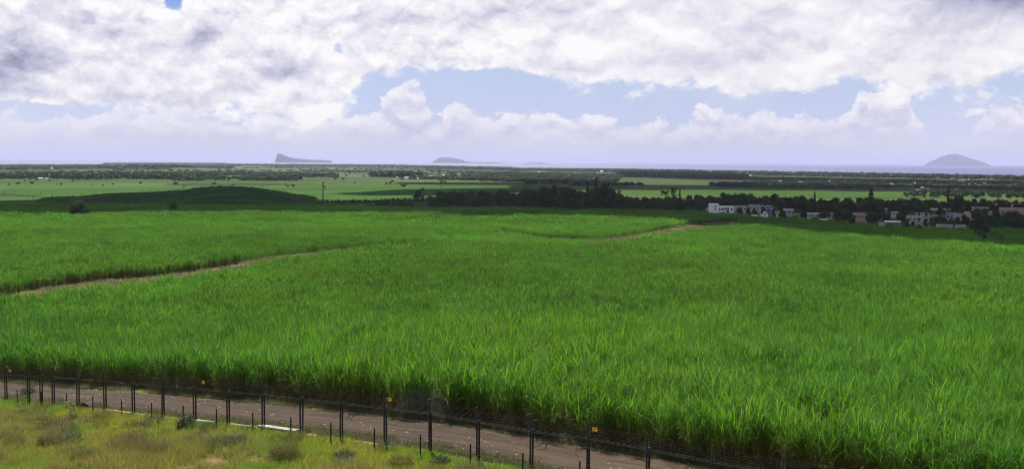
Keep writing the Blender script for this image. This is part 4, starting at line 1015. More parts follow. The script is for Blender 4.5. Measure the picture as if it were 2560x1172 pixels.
def feathery(seed, h, rad, n, size):
    """casuarina: upswept thin sprays with light showing between"""
    r = np.random.default_rng(seed); m = MB(); m.path([(0, 0, -.5), (.1, 0, h * .5), (0, .1, h * .96)], [.22, .13, .03], 6); P = []
    for k in range(26):
        f = r.uniform(.22, 1); a = r.uniform(0, 6.28); L = rad * (1.15 - .75 * f) * r.uniform(.6, 1.15); up_ = r.uniform(.5, 1.3)
        e = (L * math.cos(a), L * math.sin(a), h * f * .92 + L * up_); m.path([(0, 0, h * f * .85), e], [.05, .015], 3)
        c = n // 26; u = r.uniform(.2, 1.1, c)[:, None]; P.append(np.array([0, 0, h * f * .85]) * (1 - u) + np.array(e) * u + r.normal(0, .22, (c, 3)))
    V, Fq = leaf_quads(np.concatenate(P), size, r, .3)
    V[:, 2] = np.minimum(V[:, 2], h * 1.05)
    me = mesh_np('crown', V, Fq, attrs={'dry': np.zeros(len(V))}); me.materials.append(crown_d); return m.mesh('trunk', bark_m), me
def palm(seed, h):
    r = np.random.default_rng(seed); m = MB(); m.path([(0, 0, -.4), (.15, 0, h * .5), (.1, .05, h * .82)], [.17, .13, .10], 6); n = 15
    V, Fq = ribbons(np.tile([.1, .05, h * .82], (n * 3, 1)), np.repeat(np.linspace(0, 6.28, n, endpoint=False), 3) + r.normal(0, .12, n * 3), r.uniform(.30, .42, n * 3) * h, r.uniform(.1, 1.25, n).repeat(3), r.uniform(1.2, 2.1, n).repeat(3), np.full(n * 3, .035 * h), 5, r.normal(0, .9, n * 3))
    me = mesh_np('crown', V, Fq, attrs={'dry': np.clip(r.normal(.1, .15, n * 3), 0, 1).repeat(12)}); me.materials.append(crown_b); return m.mesh('trunk', bark_m), me

# unit-height prototypes: mesh pairs for trees 10 m tall
BROAD = []
for i in range(7):
    dense = i % 2 == 0
    BROAD.append((trunk_mesh(10, .30, 5, 400 + i), broad_crown('crown', 400 + i, 1500, 10, 5.0 if i % 3 else 5.8, 10 + i % 4, .42, crown_a if dense else crown_b, low=.12)))
CONI = [conifer(430 + i, 10, 1.55, 700, 17, .22) for i in range(3)]
FEAT = [feathery(440 + i, 10, 2.6, 620, .26) for i in range(3)]
PALM = [palm(450 + i, 8) for i in range(2)]
LOWB = [(trunk_mesh(10, .5, 6, 460 + i, .5, .5), broad_crown('crown', 460 + i, 1100, 10, 9.5, 12, .85, crown_a, low=.0, flat=1.2)) for i in range(3)]
KIND = {'broad': BROAD, 'pine': CONI, 'feather': FEAT, 'palm': PALM, 'low': LOWB}
BASEH = {'broad': 10, 'pine': 10, 'feather': 10, 'palm': 8.6, 'low': 10}
BASEW = {'broad': 10.5, 'pine': 3.2, 'feather': 4.6, 'palm': 6.0, 'low': 19}
NAME = {'broad': 'broadleaf_tree', 'pine': 'pine_tree', 'feather': 'casuarina_tree', 'palm': 'palm_tree', 'low': 'bush'}
def plant(kind, X, Y, h, w, label, group=None, v=None, z=None, cat=None):
    v = random.randrange(len(KIND[kind])) if v is None else v; tr, cr = KIND[kind][v]
    o = thing(NAME[kind], label, cat or ('bush' if kind == 'low' else 'tree'), (X, Y, float(ground(X, Y)) if z is None else z), random.uniform(0, 6.28), group)
    sx = w / BASEW[kind]; o.scale = (sx, sx, h / BASEH[kind]); link('trunk', tr, o); link('crown', cr, o); return o
def plant_px(kind, px, base, top, wpx, label, group=None, v=None, Y=None, cat=None, dz=2.1):
    if Y is None: X, Y = hit(px, base, dz)
    else: X = at_Y(px, Y)
    z = float(ground(X, Y)); q, b = project(X, Y, z); h = (float(b) - top) / FPX * Y
    return plant(kind, X, Y, h, wpx / FPX * Y, label, group, v, None, cat)

def build_treeline():
    P = plant_px
    # trees that stand out
    P('broad', 200, 534, 497, 46, 'lone dark bushy tree standing in the bright field at the left', v=0)
    P('low', 186, 535, 517, 30, 'low dark bush leaning on the left side of the lone field tree')
    P('low', 436, 525, 508, 26, 'small round dark bush at the foot of the low hill')
    P('pine', 1468, 521, 450, 15, 'narrow tall pine, the left one of the two spires in the tree belt', v=0)
    P('pine', 1490, 521, 442, 18, 'tallest pine spire, rising from the thick crown right of the other', v=1)
    P('broad', 1512, 521, 457, 62, 'big leaning crown just right of the tallest pine spire', v=2)
    P('feather', 1546, 521, 472, 22, 'wispy feathery tree right of the big leaning crown', v=0)
    P('palm', 1662, 521, 470, 30, 'palm standing above the low tree belt, left of a round feathery tree', v=0)
    P('feather', 1684, 521, 467, 30, 'round feathery tree above the low belt, between palm and small spire', v=1)
    P('pine', 1699, 521, 470, 12, 'small slim spire beside the round feathery tree', v=2)
    P('pine', 2036, 530, 478, 13, 'small pine spire poking above the village trees behind the white sheds', v=1)
    P('pine', 2176, 545, 471, 36, 'broad dark pine pyramid in the middle of the village', v=2)
    P('broad', 2182, 546, 487, 70, 'dark spreading tree under the broad pine pyramid', v=4)
    P('pine', 2369, 545, 464, 14, 'thin pine spire in the right part of the village', v=0)
    P('broad', 2396, 545, 488, 44, 'dark round tree right of the thin village pine', v=2)
    P('broad', 1313, 517, 468, 36, 'round crown at the left end of the tall tree group', v=0)
    P('broad', 1357, 517, 455, 30, 'tall narrow crown left of the pylon in front of the trees', v=4)
    P('broad', 1385, 516, 459, 34, 'tall crown straight behind the pylon in front of the trees', v=6)
    P('broad', 1425, 518, 465, 52, 'wide crown between the pylon and the two pine spires', v=3)
    P('broad', 1248, 515, 470, 40, 'dark tree standing clear in the left part of the tree belt', v=1)
    P('broad', 1045, 492, 475, 34, 'dark tree by the old stone chimney', Y=860, v=5)
    # belt: filled along its skyline
    sky = [(1075, 487), (1090, 477), (1130, 474), (1180, 476), (1220, 480), (1290, 477), (1330, 468), (1380, 466), (1440, 469), (1470, 478), (1500, 466), (1545, 470), (1570, 487), (1600, 491), (1650, 489), (1700, 489), (1750, 487), (1790, 485), (1830, 479), (1870, 481),
           (1950, 483), (2000, 488), (2050, 491), (2100, 496), (2130, 492), (2200, 489), (2215, 497), (2240, 491), (2270, 488), (2300, 497), (2350, 498), (2400, 492), (2430, 496), (2480, 498), (2510, 496), (2580, 496), (2700, 498)]
    bx = [1060, 1290, 1500, 1750, 1850, 2000, 2200, 2430, 2560, 2700]; by = [515, 516, 520, 524, 524, 528, 533, 530, 532, 535]
    segs = [(1060, 1240, 'dark leafy tree in the belt left of the tall tree group'), (1240, 1460, 'dark leafy tree among the lower ones of the tall tree group'), (1460, 1560, 'dark leafy tree crowded round the two pine spires'),
            (1560, 1760, 'dark leafy tree in the low belt ending at the white two storey house'), (1760, 1960, 'dark leafy tree in the belt behind the white two storey house'), (1960, 2150, 'dark leafy tree in the belt left of the broad village pine'),
            (2150, 2380, 'dark leafy tree behind the village houses, between broad and thin pine'), (2380, 2800, 'dark leafy tree behind the brown roofed sheds at the right')]
    def lab(px):
        for a, b, l in segs:
            if a <= px < b: return l
        return segs[-1][2]
    ANC = [(1075, 'the left end of the belt'), (1130, 'the first belt gap'), (1248, 'the clear standing tree'), (1313, 'the round crown of the tall group'), (1357, 'the tall narrow crown'), (1400, 'the dark lattice pylon'), (1440, 'the wide crown beside the pylon'), (1468, 'the left pine spire'),
           (1492, 'the tallest pine spire'), (1520, 'the big leaning crown'), (1552, 'the wispy feathery tree'), (1600, 'the low belt stretch'), (1640, 'the palm above the belt'), (1690, 'the round feathery tree'), (1735, 'the low belt end'), (1775, 'the white house tower'), (1825, 'the white house'), (1880, 'the long pale upper house'),
           (1925, 'the tall blue house'), (1975, 'the grey pitched house'), (2036, 'the small pine spire'), (2085, 'the small tan house'), (2130, 'the pinkish house'), (2176, 'the broad pine pyramid'), (2225, 'the open fronted shed'), (2285, 'the white balcony house'), (2330, 'the blue grey house'), (2369, 'the thin village pine'), (2405, 'the brown and pink house'), (2450, 'the long tan house'), (2520, 'the brown roofed sheds'), (2600, 'the right frame edge')]
    def near_(px, anc=ANC):
        a, n_ = min(anc, key=lambda q: abs(q[0] - px)); d = px - a
        return ('just left of ' if d < -7 else 'just right of ' if d > 7 else 'in line with ') + n_
    plant_px.near2 = lambda px: {945: 'the left one of the front pair', 962: 'the second from its left', 985: 'the tallest', 1005: 'right of the tallest', 1025: 'the right end one', 930: 'the small left end one'}[px]
    rr = random.Random(4)
    for row, (step, back, frac) in enumerate(((15, 0, .62), (17, 35, .82), (19, 80, 1.0))):
        px = 1076
        while px < 2620:
            base = np.interp(px, bx, by); X, Y = hit(px, base, 2.1); Y += back * rr.uniform(.6, 1.3); X = at_Y(px, Y)
            top = np.interp(px, [a for a, _ in sky], [b for _, b in sky]); z = float(ground(X, Y)); q, b_ = project(X, Y, z)
            h = (float(b_) - top) / FPX * Y * frac * rr.uniform(.86, 1.06); front_village = px > 1755 and row == 0
            if not (front_village and rr.random() < .75) and not (row == 0 and px > 2440):
                plant('broad', X, Y, max(h, 2.5), max(h, 4) * rr.uniform(.85, 1.35), ('front row' if row == 0 else 'middle row' if row == 1 else 'back row') + ' dark leafy tree ' + near_(px), lab(px).replace('dark leafy tree', 'trees'))
            px += step * rr.uniform(.75, 1.3)
    # undergrowth at the foot of the belt
    px = 1078
    while px < 1750:
        base = np.interp(px, bx, by) + .4; X, Y = hit(px, base, 2.1); plant('low', X, Y - 3, rr.uniform(3.2, 5.4), rr.uniform(5, 9), 'low bush at the belt foot ' + near_(px), 'bushes along the foot of the tree belt'); px += rr.uniform(12, 22)
    # garden trees between the village houses
    for px, base, top, w in ((1886, 533, 519, 18), (1908, 531, 516, 16), (1850, 531, 517, 18), (1940, 534, 516, 26), (1955, 536, 520, 20), (1995, 538, 520, 30), (2015, 540, 519, 32), (2062, 545, 522, 34), (2095, 546, 520, 36), (2118, 549, 524, 28), (2190, 553, 528, 44), (2176, 556, 532, 30), (2215, 553, 530, 26),
                             (2250, 552, 526, 34), (2262, 548, 520, 28), (2340, 556, 541, 22), (2362, 556, 540, 34), (2380, 558, 544, 20), (2412, 556, 534, 26), (2440, 548, 516, 40), (2462, 545, 520, 44), (2488, 545, 524, 44), (2305, 533, 515, 30), (2350, 534, 512, 26), (2268, 557, 545, 16), (2314, 559, 546, 18), (2329, 560, 542, 20), (2392, 558, 541, 22), (2134, 552, 536, 16), (2170, 551, 534, 18), (2108, 552, 535, 16), (1870, 530, 519, 14), (1934, 536, 522, 14), (2282, 558, 549, 12), (2350, 552, 536, 18)):
        plant_px('broad', px, base, top, w, 'dark garden tree among houses ' + near_(px), 'garden trees of the village')
    for px, base, top, w in ((1795, 553, 545, 34), (1775, 557, 549, 26), (1815, 551, 543, 30), (1832, 551, 545, 22), (1752, 560, 555, 18), (1762, 566, 560, 16)):
        plant_px('low', px, base, top, w, 'dark bush on the tan bank ' + near_(px), 'bushes on the tan bank', dz=0.0)
    for k, (px, base, top, w) in enumerate(((2450, 560, 545, 40), (2480, 556, 540, 50), (2510, 556, 541, 44), (2540, 555, 539, 50), (2565, 556, 540, 50), (2470, 568, 556, 30), (2495, 566, 553, 40), (2435, 572, 562, 22), (2448, 582, 573, 18), (2460, 590, 582, 16), (2530, 548, 530, 60), (2465, 546, 531, 40), (2100, 553, 547, 26), (2130, 556, 549, 22), (2270, 566, 559, 26), (2300, 568, 561, 22), (2430, 560, 548, 24), (1960, 543, 538, 22), (1990, 545, 539, 26), (2040, 549, 543, 26))):
        plant_px('low', px, base, top, w, 'dark scrub bush %s ' % ('by the ditch' if base > 570 else 'on the village edge') + near_(px), 'scrub along the village edge')
    # row of young trees on the far bank and the thicket before it
    for k in range(34):
        f = k / 33; px = 798 + 262 * f + rr.uniform(-3, 3); Y = 760 + 90 * f
        X = at_Y(px, Y); plant('broad', X, Y, rr.uniform(2.0, 3.6), rr.uniform(1.9, 3.3), 'young tree in the %s of the long row leading to the stone chimney' % ('left end', 'left part', 'middle', 'right part', 'chimney end')[k // 7], 'row of young trees leading to the stone chimney')
    for px, base, top, w in ((945, 514, 508, 26), (962, 514, 504, 30), (985, 515, 503, 32), (1005, 515, 505, 28), (1025, 515, 506, 26), (930, 514, 510, 20)):
        plant_px('low', px, base, top, w, 'dark thicket bush below the young trees ' + plant_px.near2(px), 'thicket below the row of young trees')
build_treeline()

# ------------------------------------------------------------------ village houses
white_m = mat('white_render', (.70, .70, .72), .85, var=.10, scale=.5, dirt=(.42, .41, .40))
grey_m = mat('grey_render', (.34, .34, .36), .9, var=.15, scale=.5, dirt=(.22, .21, .20))
blue_m = mat('blue_render', (.20, .24, .40), .9, var=.12, scale=.5, dirt=(.16, .17, .22))
pink_m = mat('pinkish_render', (.42, .29, .25), .9, var=.15, scale=.5, dirt=(.25, .18, .16))
tan_m = mat('tan_render', (.36, .29, .21), .9, var=.15, scale=.5, dirt=(.22, .18, .14))
roof_m = mat('weathered_roof_sheet', (.30, .28, .28), .6, var=.2, scale=.6, dirt=(.20, .14, .10))
brown_roof_m = mat('brown_tiles', (.22, .15, .11), .85, var=.25, scale=.6)
glass_m = mat('dark_window_glass', (.02, .025, .03), .12, spec=.6)
frame_m = mat('window_frame', (.45, .45, .45), .6)
dull_m = mat('stained_white_render', (.40, .39, .39), .9, var=.2, scale=.4, dirt=(.24, .22, .20))
tank_m = mat('black_tank_plastic', (.03, .03, .035), .5)
SHELL = {'white': dull_m, 'grey': grey_m, 'blue': blue_m, 'pink': pink_m, 'tan': tan_m}

def opening(root, x, z, w, h, y, door=False):
    """window or door on the facade that faces -y: a proud frame round a recessed dark pane"""
    m = MB(); t = .09
    for c, s in (((x - w / 2 + t / 2, y, z), (t, .10, h)), ((x + w / 2 - t / 2, y, z), (t, .10, h)), ((x, y, z + h / 2 - t / 2), (w - 2 * t, .098, t)), ((x, y, z - h / 2 + t / 2), (w - 2 * t, .098, t))): m.box(c, s)
    f = link('door' if door else 'window', m.mesh('window', frame_m), root)
    p = MB(); p.box((x, y + .005, z), (w - 2 * t + .004, .05, h - 2 * t + .004)); link('pane', p.mesh('pane', glass_m), f)
def shell(root, x0, x1, d, z0, z1, m, name='wall', y0=0.0):
    z0 = min(z0, -1.0) - 1.8
    b = MB(); b.bevbox(((x0 + x1) / 2, y0 + d / 2, (z0 + z1) / 2), (x1 - x0, d, z1 - z0), .04); return link(name, b.mesh(name, m), root)
def slab(root, x0, x1, d, z, m, over=.25, th=.16, name='roof', y0=0.0):
    b = MB(); b.bevbox(((x0 + x1) / 2, y0 + d / 2, z + th / 2 + .003), (x1 - x0 + 2 * over, d + 2 * over, th), .02); return link(name, b.mesh(name, m), root)
def gable(root, x0, x1, d, z, rise, m):
    b = MB(); o = .35; th = .12; vs = []
    for dz in (0, th): vs += [(x0 - o, -o, z + dz + .003), (x1 + o, -o, z + dz + .003), (x1 + o, d / 2, z + rise + dz), (x0 - o, d / 2, z + rise + dz), (x1 + o, d + o, z + dz + .003), (x0 - o, d + o, z + dz + .003)]
    b.add(vs, [(0, 3, 2, 1), (3, 5, 4, 2), (6, 7, 8, 9), (9, 8, 10, 11), (0, 1, 7, 6), (5, 11, 10, 4), (1, 2, 8, 7), (2, 4, 10, 8), (0, 6, 9, 3), (3, 9, 11, 5)]); return link('roof', b.mesh('roof', m), root)

def place_house(px0, px1, base, label, turn=0.0, group=None, name='house', cat='house', Y=None):
    pc = (px0 + px1) / 2
    if Y is None: X, Y = hit(pc, base, 1.9)
    else: X = at_Y(pc, Y)
    W = (px1 - px0) / FPX * Y; az = math.atan2(X, Y)
    return thing(name, label, cat, (X, Y, float(ground(X, Y)) + 1.7), -az + turn, group), W, Y / FPX

def build_village():
    # the white two-storey house nearest the field
    o, W, k = place_house(1775, 1835, 533, 'white two storey flat roofed house with a taller left block, at the field edge', .10, name='two_storey_house')
    H = 22 * k; d = W * .7; xs = -W / 2
    shell(o, xs, xs + W * .36, d, -1.5, H * 1.05, white_m, 'tower_block'); shell(o, xs + W * .36 + .003, W / 2, d * .92, -1.5, H * .78, white_m, 'wall', .25); slab(o, xs, xs + W * .36, d, H * 1.05, white_m, .12, .2, 'tower_roof')
    slab(o, xs + W * .36 + .2, W / 2, d * .92, H * .78, white_m, .10, .18, 'parapet', .25)
    for f, z, w, h in ((.22, .82, .8, 1.0), (.22, .48, .8, 1.1)): opening(o, xs + W * f, H * z, w, h, -.02)
    for f, z, w, h in ((.40, .47, .7, 1.5), (.50, .50, 1.0, 1.2), (.63, .52, 2.2, .9), (.90, .50, 1.0, 1.3)): opening(o, xs + W * f, H * z, w, h, .23)
    opening(o, xs + W * .74, H * .42, 1.3, 2.4, .23, True)
    b = MB(); b.bevbox((xs + W * .64, -.35, H * .40), (W * .28, 1.4, .14), .02); link('balcony', b.mesh('balcony', white_m), o)
    # plain houses: px0, px1, base py, height px, shell, roof, windows, label, turn
    H_ = [(1738, 1772, 525, 5, 'grey', 'flat', 2, 'long low pale grey shed left of the white two storey house', .1), (1838, 1868, 526, 12, 'grey', 'flat', 3, 'grey flat roofed house just right of the white two storey house', .25),
          (1871, 1908, 524, 11, 'white', 'flat', 4, 'long pale upper house behind the two small round trees', -.1), (1908, 1932, 531, 17, 'blue', 'flat', 3, 'tall blue house right of the long pale upper house', .2), (1930, 1942, 532, 14, 'blue', 'flat', 1, 'narrow dark blue house touching the tall blue one', .2),
          (1958, 1986, 534, 12, 'grey', 'gable', 3, 'grey house with a pitched roof between dark garden trees', -.2), (2020, 2052, 542, 10, 'grey', 'gable', 2, 'low grey house behind the scrub in the village middle', .15), (2056, 2082, 541, 10, 'tan', 'gable', 2, 'small tan house next to the low grey house', -.15),
          (2112, 2130, 548, 14, 'white', 'flat', 1, 'small white house half hidden at the left of the pinkish one', .1), (2136, 2168, 547, 15, 'pink', 'flat', 4, 'pinkish flat roofed house with pale window strips', .1), (2143, 2152, 526, 8, 'white', 'flat', 1, 'tiny white house high among the dark trees', 0),
          (2188, 2217, 528, 8, 'grey', 'gable', 0, 'grey pitched roof showing above the trees left of centre village', .1), (2244, 2254, 528, 9, 'tan', 'gable', 0, 'small tan gable between dark trees in the village', .6), (2269, 2306, 552, 13, 'white', 'flat', 3, 'white house with an open balcony in front of the right village', .12),
          (2293, 2325, 541, 8, 'grey', 'flat', 2, 'grey house with a bright flat roof behind the white balcony house', .12), (2326, 2386, 533, 12, 'grey', 'gable', 4, 'large blue grey house with a broad roof in the right village', -.1), (2366, 2392, 547, 15, 'blue', 'flat', 3, 'bluish block right of the large blue grey house', -.2),
          (2388, 2426, 550, 16, 'pink', 'flat', 3, 'brown and pink house at the right end of the village', .1), (2352, 2368, 550, 8, 'white', 'gable', 1, 'small white gabled house below the bluish block', .5), (2354, 2386, 521, 6, 'tan', 'gable', 0, 'brown roof above the trees by the thin village pine', 0),
          (2430, 2468, 531, 13, 'tan', 'flat', 2, 'long tan house left of the brown roofed sheds', -.1), (2290, 2330, 560, 7, 'grey', 'flat', 1, 'low grey outbuilding below the white balcony house', .1), (1748, 1774, 506, 4, 'white', 'flat', 0, 'small pale building behind the dark trees left of the white house', 0),
          (1942, 1957, 536, 8, 'white', 'flat', 1, 'small pale house right of the narrow dark blue house', .3), (1988, 2004, 540, 7, 'tan', 'gable', 1, 'small tan gabled house right of the grey pitched house', .4), (2084, 2098, 538, 8, 'white', 'gable', 1, 'white gable end among the trees right of the small tan house', -.5), (2100, 2112, 543, 8, 'pink', 'flat', 1, 'small reddish house left of the half hidden white house', .2),
          (2170, 2184, 541, 7, 'grey', 'flat', 1, 'small grey roof right of the pinkish flat roofed house', .3), (2228, 2242, 536, 7, 'white', 'gable', 1, 'small white gabled house above the open fronted shed', -.3), (2258, 2272, 541, 9, 'blue', 'flat', 1, 'small bluish house left of the white balcony house', .4), (2310, 2324, 549, 8, 'tan', 'flat', 1, 'tan block touching the right of the white balcony house', -.2),
          (2332, 2348, 545, 8, 'tan', 'gable', 1, 'small tan house below the large blue grey house', .5), (2406, 2424, 538, 8, 'white', 'flat', 2, 'pale flat roof above the brown and pink house', .1), (2428, 2446, 545, 9, 'grey', 'gable', 1, 'small grey gabled house at the right end among dark trees', -.4), (2470, 2488, 536, 8, 'tan', 'flat', 1, 'small tan house beside the lower brown roofed shed', .2)]
    for px0, px1, base, hp, sh, rf, nw, lab, turn in H_:
        o, W, k = place_house(px0, px1, base, lab, turn, 'houses of the village', name='flat_roofed_house' if rf == 'flat' else 'gabled_house'); H = hp * k; d = max(W * .6, 4); m = SHELL[sh]
        shell(o, -W / 2, W / 2, d, -2, H * (1 if rf == 'flat' else .68), m)
        if rf == 'flat': slab(o, -W / 2, W / 2, d, H, dull_m if sh == 'white' else roof_m)
        if rf == 'flat' and nw:
            b = MB(); tx = W * .28 * (1 if px0 % 2 else -1); b.tube((tx, d * .45, H + .15), (tx, d * .45, H + 1.35), .55, .5, 10); b.tube((tx, d * .45, H + 1.35), (tx, d * .45, H + 1.55), .5, .18, 10); link('water_tank', b.mesh('water_tank', tank_m), o)
        else: gable(o, -W / 2, W / 2, d, H * .68, H * .34, roof_m if sh != 'tan' else brown_roof_m)
        for q in range(nw):
            x = -W / 2 + W * (q + .5) / nw; opening(o, x, H * .42, min(1.3, W / nw * .6), min(1.4, H * .36), -.02)
            if H > 4.8: opening(o, x, H * .78, min(1.2, W / nw * .55), 1.1, -.02)
    # stepped white building with the tall dark doorway
    o, W, k = place_house(1900, 1920, 541, 'small stepped white building with a tall narrow dark doorway', .05, name='stepped_building'); H = 12 * k
    shell(o, -W / 2, -W * .05, 3, -1.5, H * .5, white_m, 'wall'); shell(o, -W * .05 + .003, W * .28, 3.2, -1.5, H, white_m, 'tower_block', .05); shell(o, W * .28 + .006, W / 2, 3, -1.5, H * .55, white_m, 'wall'); opening(o, W * .11, H * .56, W * .17, H * .55, .03, True)
    o, W, k = place_house(1879, 1894, 541, 'low white garden wall just left of the stepped white building', .05, name='garden_wall', cat='wall'); shell(o, -W / 2, W / 2, .4, -1, 5 * k, white_m); slab(o, -W / 2, W / 2, .4, 5 * k, white_m, .05, .08, 'coping')
    o, W, k = place_house(2342, 2412, 570, 'long low grey boundary wall at the bottom edge of the village', -.08, name='boundary_wall', cat='wall')
    for a, b in ((-.5, .06), (.14, .5)): shell(o, W * a, W * b, .5, -1, 10 * k, grey_m); slab(o, W * a, W * b, .5, 10 * k, grey_m, .06, .1, 'coping')
    # open-fronted shed
    o, W, k = place_house(2198, 2248, 565, 'open fronted shed with a bright white flat roof at the field edge', .0, name='shed', cat='shed'); H = 13 * k
    shell(o, -W / 2, -W * .22, 5, -1, H * .62, grey_m, 'wall'); shell(o, -W * .22 + .004, W / 2, .3, -1, H * .78, grey_m, 'back_wall', 4.4)
    for q in range(5): b = MB(); b.bevbox((-W * .18 + W * .66 * q / 4,   .15, H * .39 - 2.0), (.16, .16, H * .78 + 4.0), .02); link('post', b.mesh('post', grey_m), o)
    slab(o, -W * .2, W / 2, 5, H * .80, white_m, .3, .42); slab(o, -W / 2, -W * .21, 5, H * .62, blue_m, .1, .12, 'side_roof')
    o, W, k = place_house(2050, 2068, 551, 'tiny white roofed hut at the field edge in the village middle', 0, name='hut', cat='hut'); shell(o, -W / 2, W / 2, 2.5, -1, 4 * k, white_m); slab(o, -W / 2, W / 2, 2.5, 4 * k, white_m)
    # the two long brown roofs at the right edge
    for px0, px1, base, hp, lab in ((2493, 2600, 526, 17, 'long shed with a brown tiled roof, the upper one at the right edge'), (2505, 2640, 534, 14, 'long shed with a brown tiled roof, the lower one at the right edge')):
        o, W, k = place_house(px0, px1, base, lab, .03, 'brown roofed sheds', name='long_shed', cat='shed'); H = hp * k; shell(o, -W / 2, W / 2, 12, -2, H * .5, tan_m); gable(o, -W / 2, W / 2, 12, H * .5, H * .5, brown_roof_m)
    # old stone chimney
    X = at_Y(1056, 850); z = float(ground(X, 850)); q, b_ = project(X, 850, z); h = (float(b_) - 470) / FPX * 850
    o = thing('stone_chimney', 'square dark stone chimney stack beside the row of young trees', 'chimney', (X, 850, z)); m = MB(); stone = mat('basalt_stone', (.09, .08, .08), .95, var=.3, scale=1.5, bump=.7)
    w0, w1 = 1.35, 1.05; m.add([(sx * w, sy * w, zz) for w, zz in ((w0, -1), (w1, h * .94)) for sx, sy in ((-1, -1), (1, -1), (1, 1), (-1, 1))], [(0, 1, 5, 4), (1, 2, 6, 5), (2, 3, 7, 6), (3, 0, 4, 7), (4, 5, 6, 7), (3, 2, 1, 0)]); link('stack', m.mesh('stack', stone), o)
    c = MB(); c.bevbox((0, 0, h * .97), (2.5, 2.5, h * .06), .1); link('cap', c.mesh('cap', stone), o)
    # thin village poles
    pole_m = mat('pole_timber', (.12, .11, .10), .9)
    for px, base, top, lab in ((1863, 533, 512, 'thin pole right of the grey flat roofed house'), (1892, 540, 515, 'thin pole behind the low white garden wall'), (2042, 549, 510, 'thin pole in the village middle by the white roofed hut'), (2293, 567, 545, 'thin pale pole in front of the white balcony house')):
        X, Y = hit(px, base); h = (base - top) / FPX * Y; o = thing('utility_pole', lab, 'pole', (X, Y, float(ground(X, Y))), .3, 'thin poles of the village'); m = MB(); m.tube((0, 0, -.5), (0, 0, h), .13, .09, 6); link('pole', m.mesh('pole', pole_m), o); m = MB(); m.box((0, .1, h * .95), (1.4, .1, .1)); link('crossarm', m.mesh('crossarm', pole_m), o)
build_village()

# ------------------------------------------------------------------ pylons and the line of poles
steel_m = mat('pylon_steel', (.16, .16, .17), .5, metal=.5, var=.15)
rust_m = mat('rusty_steel', (.17, .11, .08), .7, metal=.2, var=.2)
def pylon(px, base, top, label, w=.17, Y=None, arms=3, m=steel_m):
    if Y is None: X, Y = hit(px, base)
    else: X = at_Y(px, Y)
    z = float(ground(X, Y)); q, b_ = project(X, Y, z); h = (float(b_) - top) / FPX * Y
    o = thing('pylon', label, 'pylon', (X, Y, z), .25); wb = h * w / 2; wt = h * .022; t = .0016 * Y / 10 + .035
    c = [(-1, -1), (1, -1), (1, 1), (-1, 1)]
    for sx, sy in c: g = MB(); g.path([(sx * wb, sy * wb, -.5), (sx * wb * .42, sy * wb * .42, h * .55), (sx * wt, sy * wt, h)], [t, t * .8, t * .6], 4); link('leg', g.mesh('leg', m), o)
    g = MB(); n = 7
    def wd(f): return np.interp(f, [0, .55, 1], [wb, wb * .42, wt])
    for k in range(n):
        f0, f1 = k / n, (k + 1) / n; a, b = wd(f0), wd(f1)
        for i in range(4):
            p, r = c[i], c[(i + 1) % 4]; g.tube((p[0] * a, p[1] * a, h * f0), (r[0] * b, r[1] * b, h * f1), t * .5, n=3); g.tube((r[0] * a, r[1] * a, h * f0), (p[0] * b, p[1] * b, h * f1), t * .5, n=3); g.tube((p[0] * b, p[1] * b, h * f1), (r[0] * b, r[1] * b, h * f1), t * .45, n=3)
    link('bracing', g.mesh('bracing', m), o, kind='stuff')
    for k in range(arms):
        zz = h * (.66 + .13 * k); L = h * (.15 - .02 * k); g = MB(); g.path([(-L, 0, zz), (0, 0, zz + h * .02), (L, 0, zz)], t * .7, 4); g.tube((-L, 0, zz), (0, 0, zz + h * .06), t * .5, n=3); g.tube((L, 0, zz), (0, 0, zz + h * .06), t * .5, n=3); link('crossarm', g.mesh('crossarm', m), o)
    return o
pylon(808, 506, 455, 'steel lattice pylon in the field right of the low hill', .12)
pylon(1385, 518, 468, 'dark lattice pylon standing in front of the tall trees', .32)
pylon(460, 486, 459, 'steel pylon rising behind the crest of the low hill', .10, Y=1080)
pylon(84, 509, 487, 'small steel pylon behind the left flank of the low hill', .10, Y=1000)
pylon(2282, 492, 444, 'rusty lattice tower beyond the village at the right', .13, Y=1150, arms=1, m=rust_m)
def poles():
    pole_m = bpy.data.materials['pole_timber']; proto = None
    for k, (px, base) in enumerate(((-26, 484), (9, 485), (37, 486), (70, 487), (102, 488), (131, 489), (166, 490), (202, 491), (238, 491))):
        X, Y = hit(px, base); h = 9 / FPX * Y
        if proto is None:
            proto = thing('utility_pole', 'thin pole in the line along the dark track in the bright left fields', 'pole', (X, Y, float(ground(X, Y))), 0, 'line of poles in the left fields')
            m = MB(); m.tube((0, 0, -.5), (0, 0, h), .17, .13, 5); link('pole', m.mesh('pole', pole_m), proto); m = MB(); m.box((0, 0, h * .93), (1.8, .12, .12)); link('crossarm', m.mesh('crossarm', pole_m), proto)
        else:
            o = copy_tree(proto); o.location = (X, Y, float(ground(X, Y)))
poles()

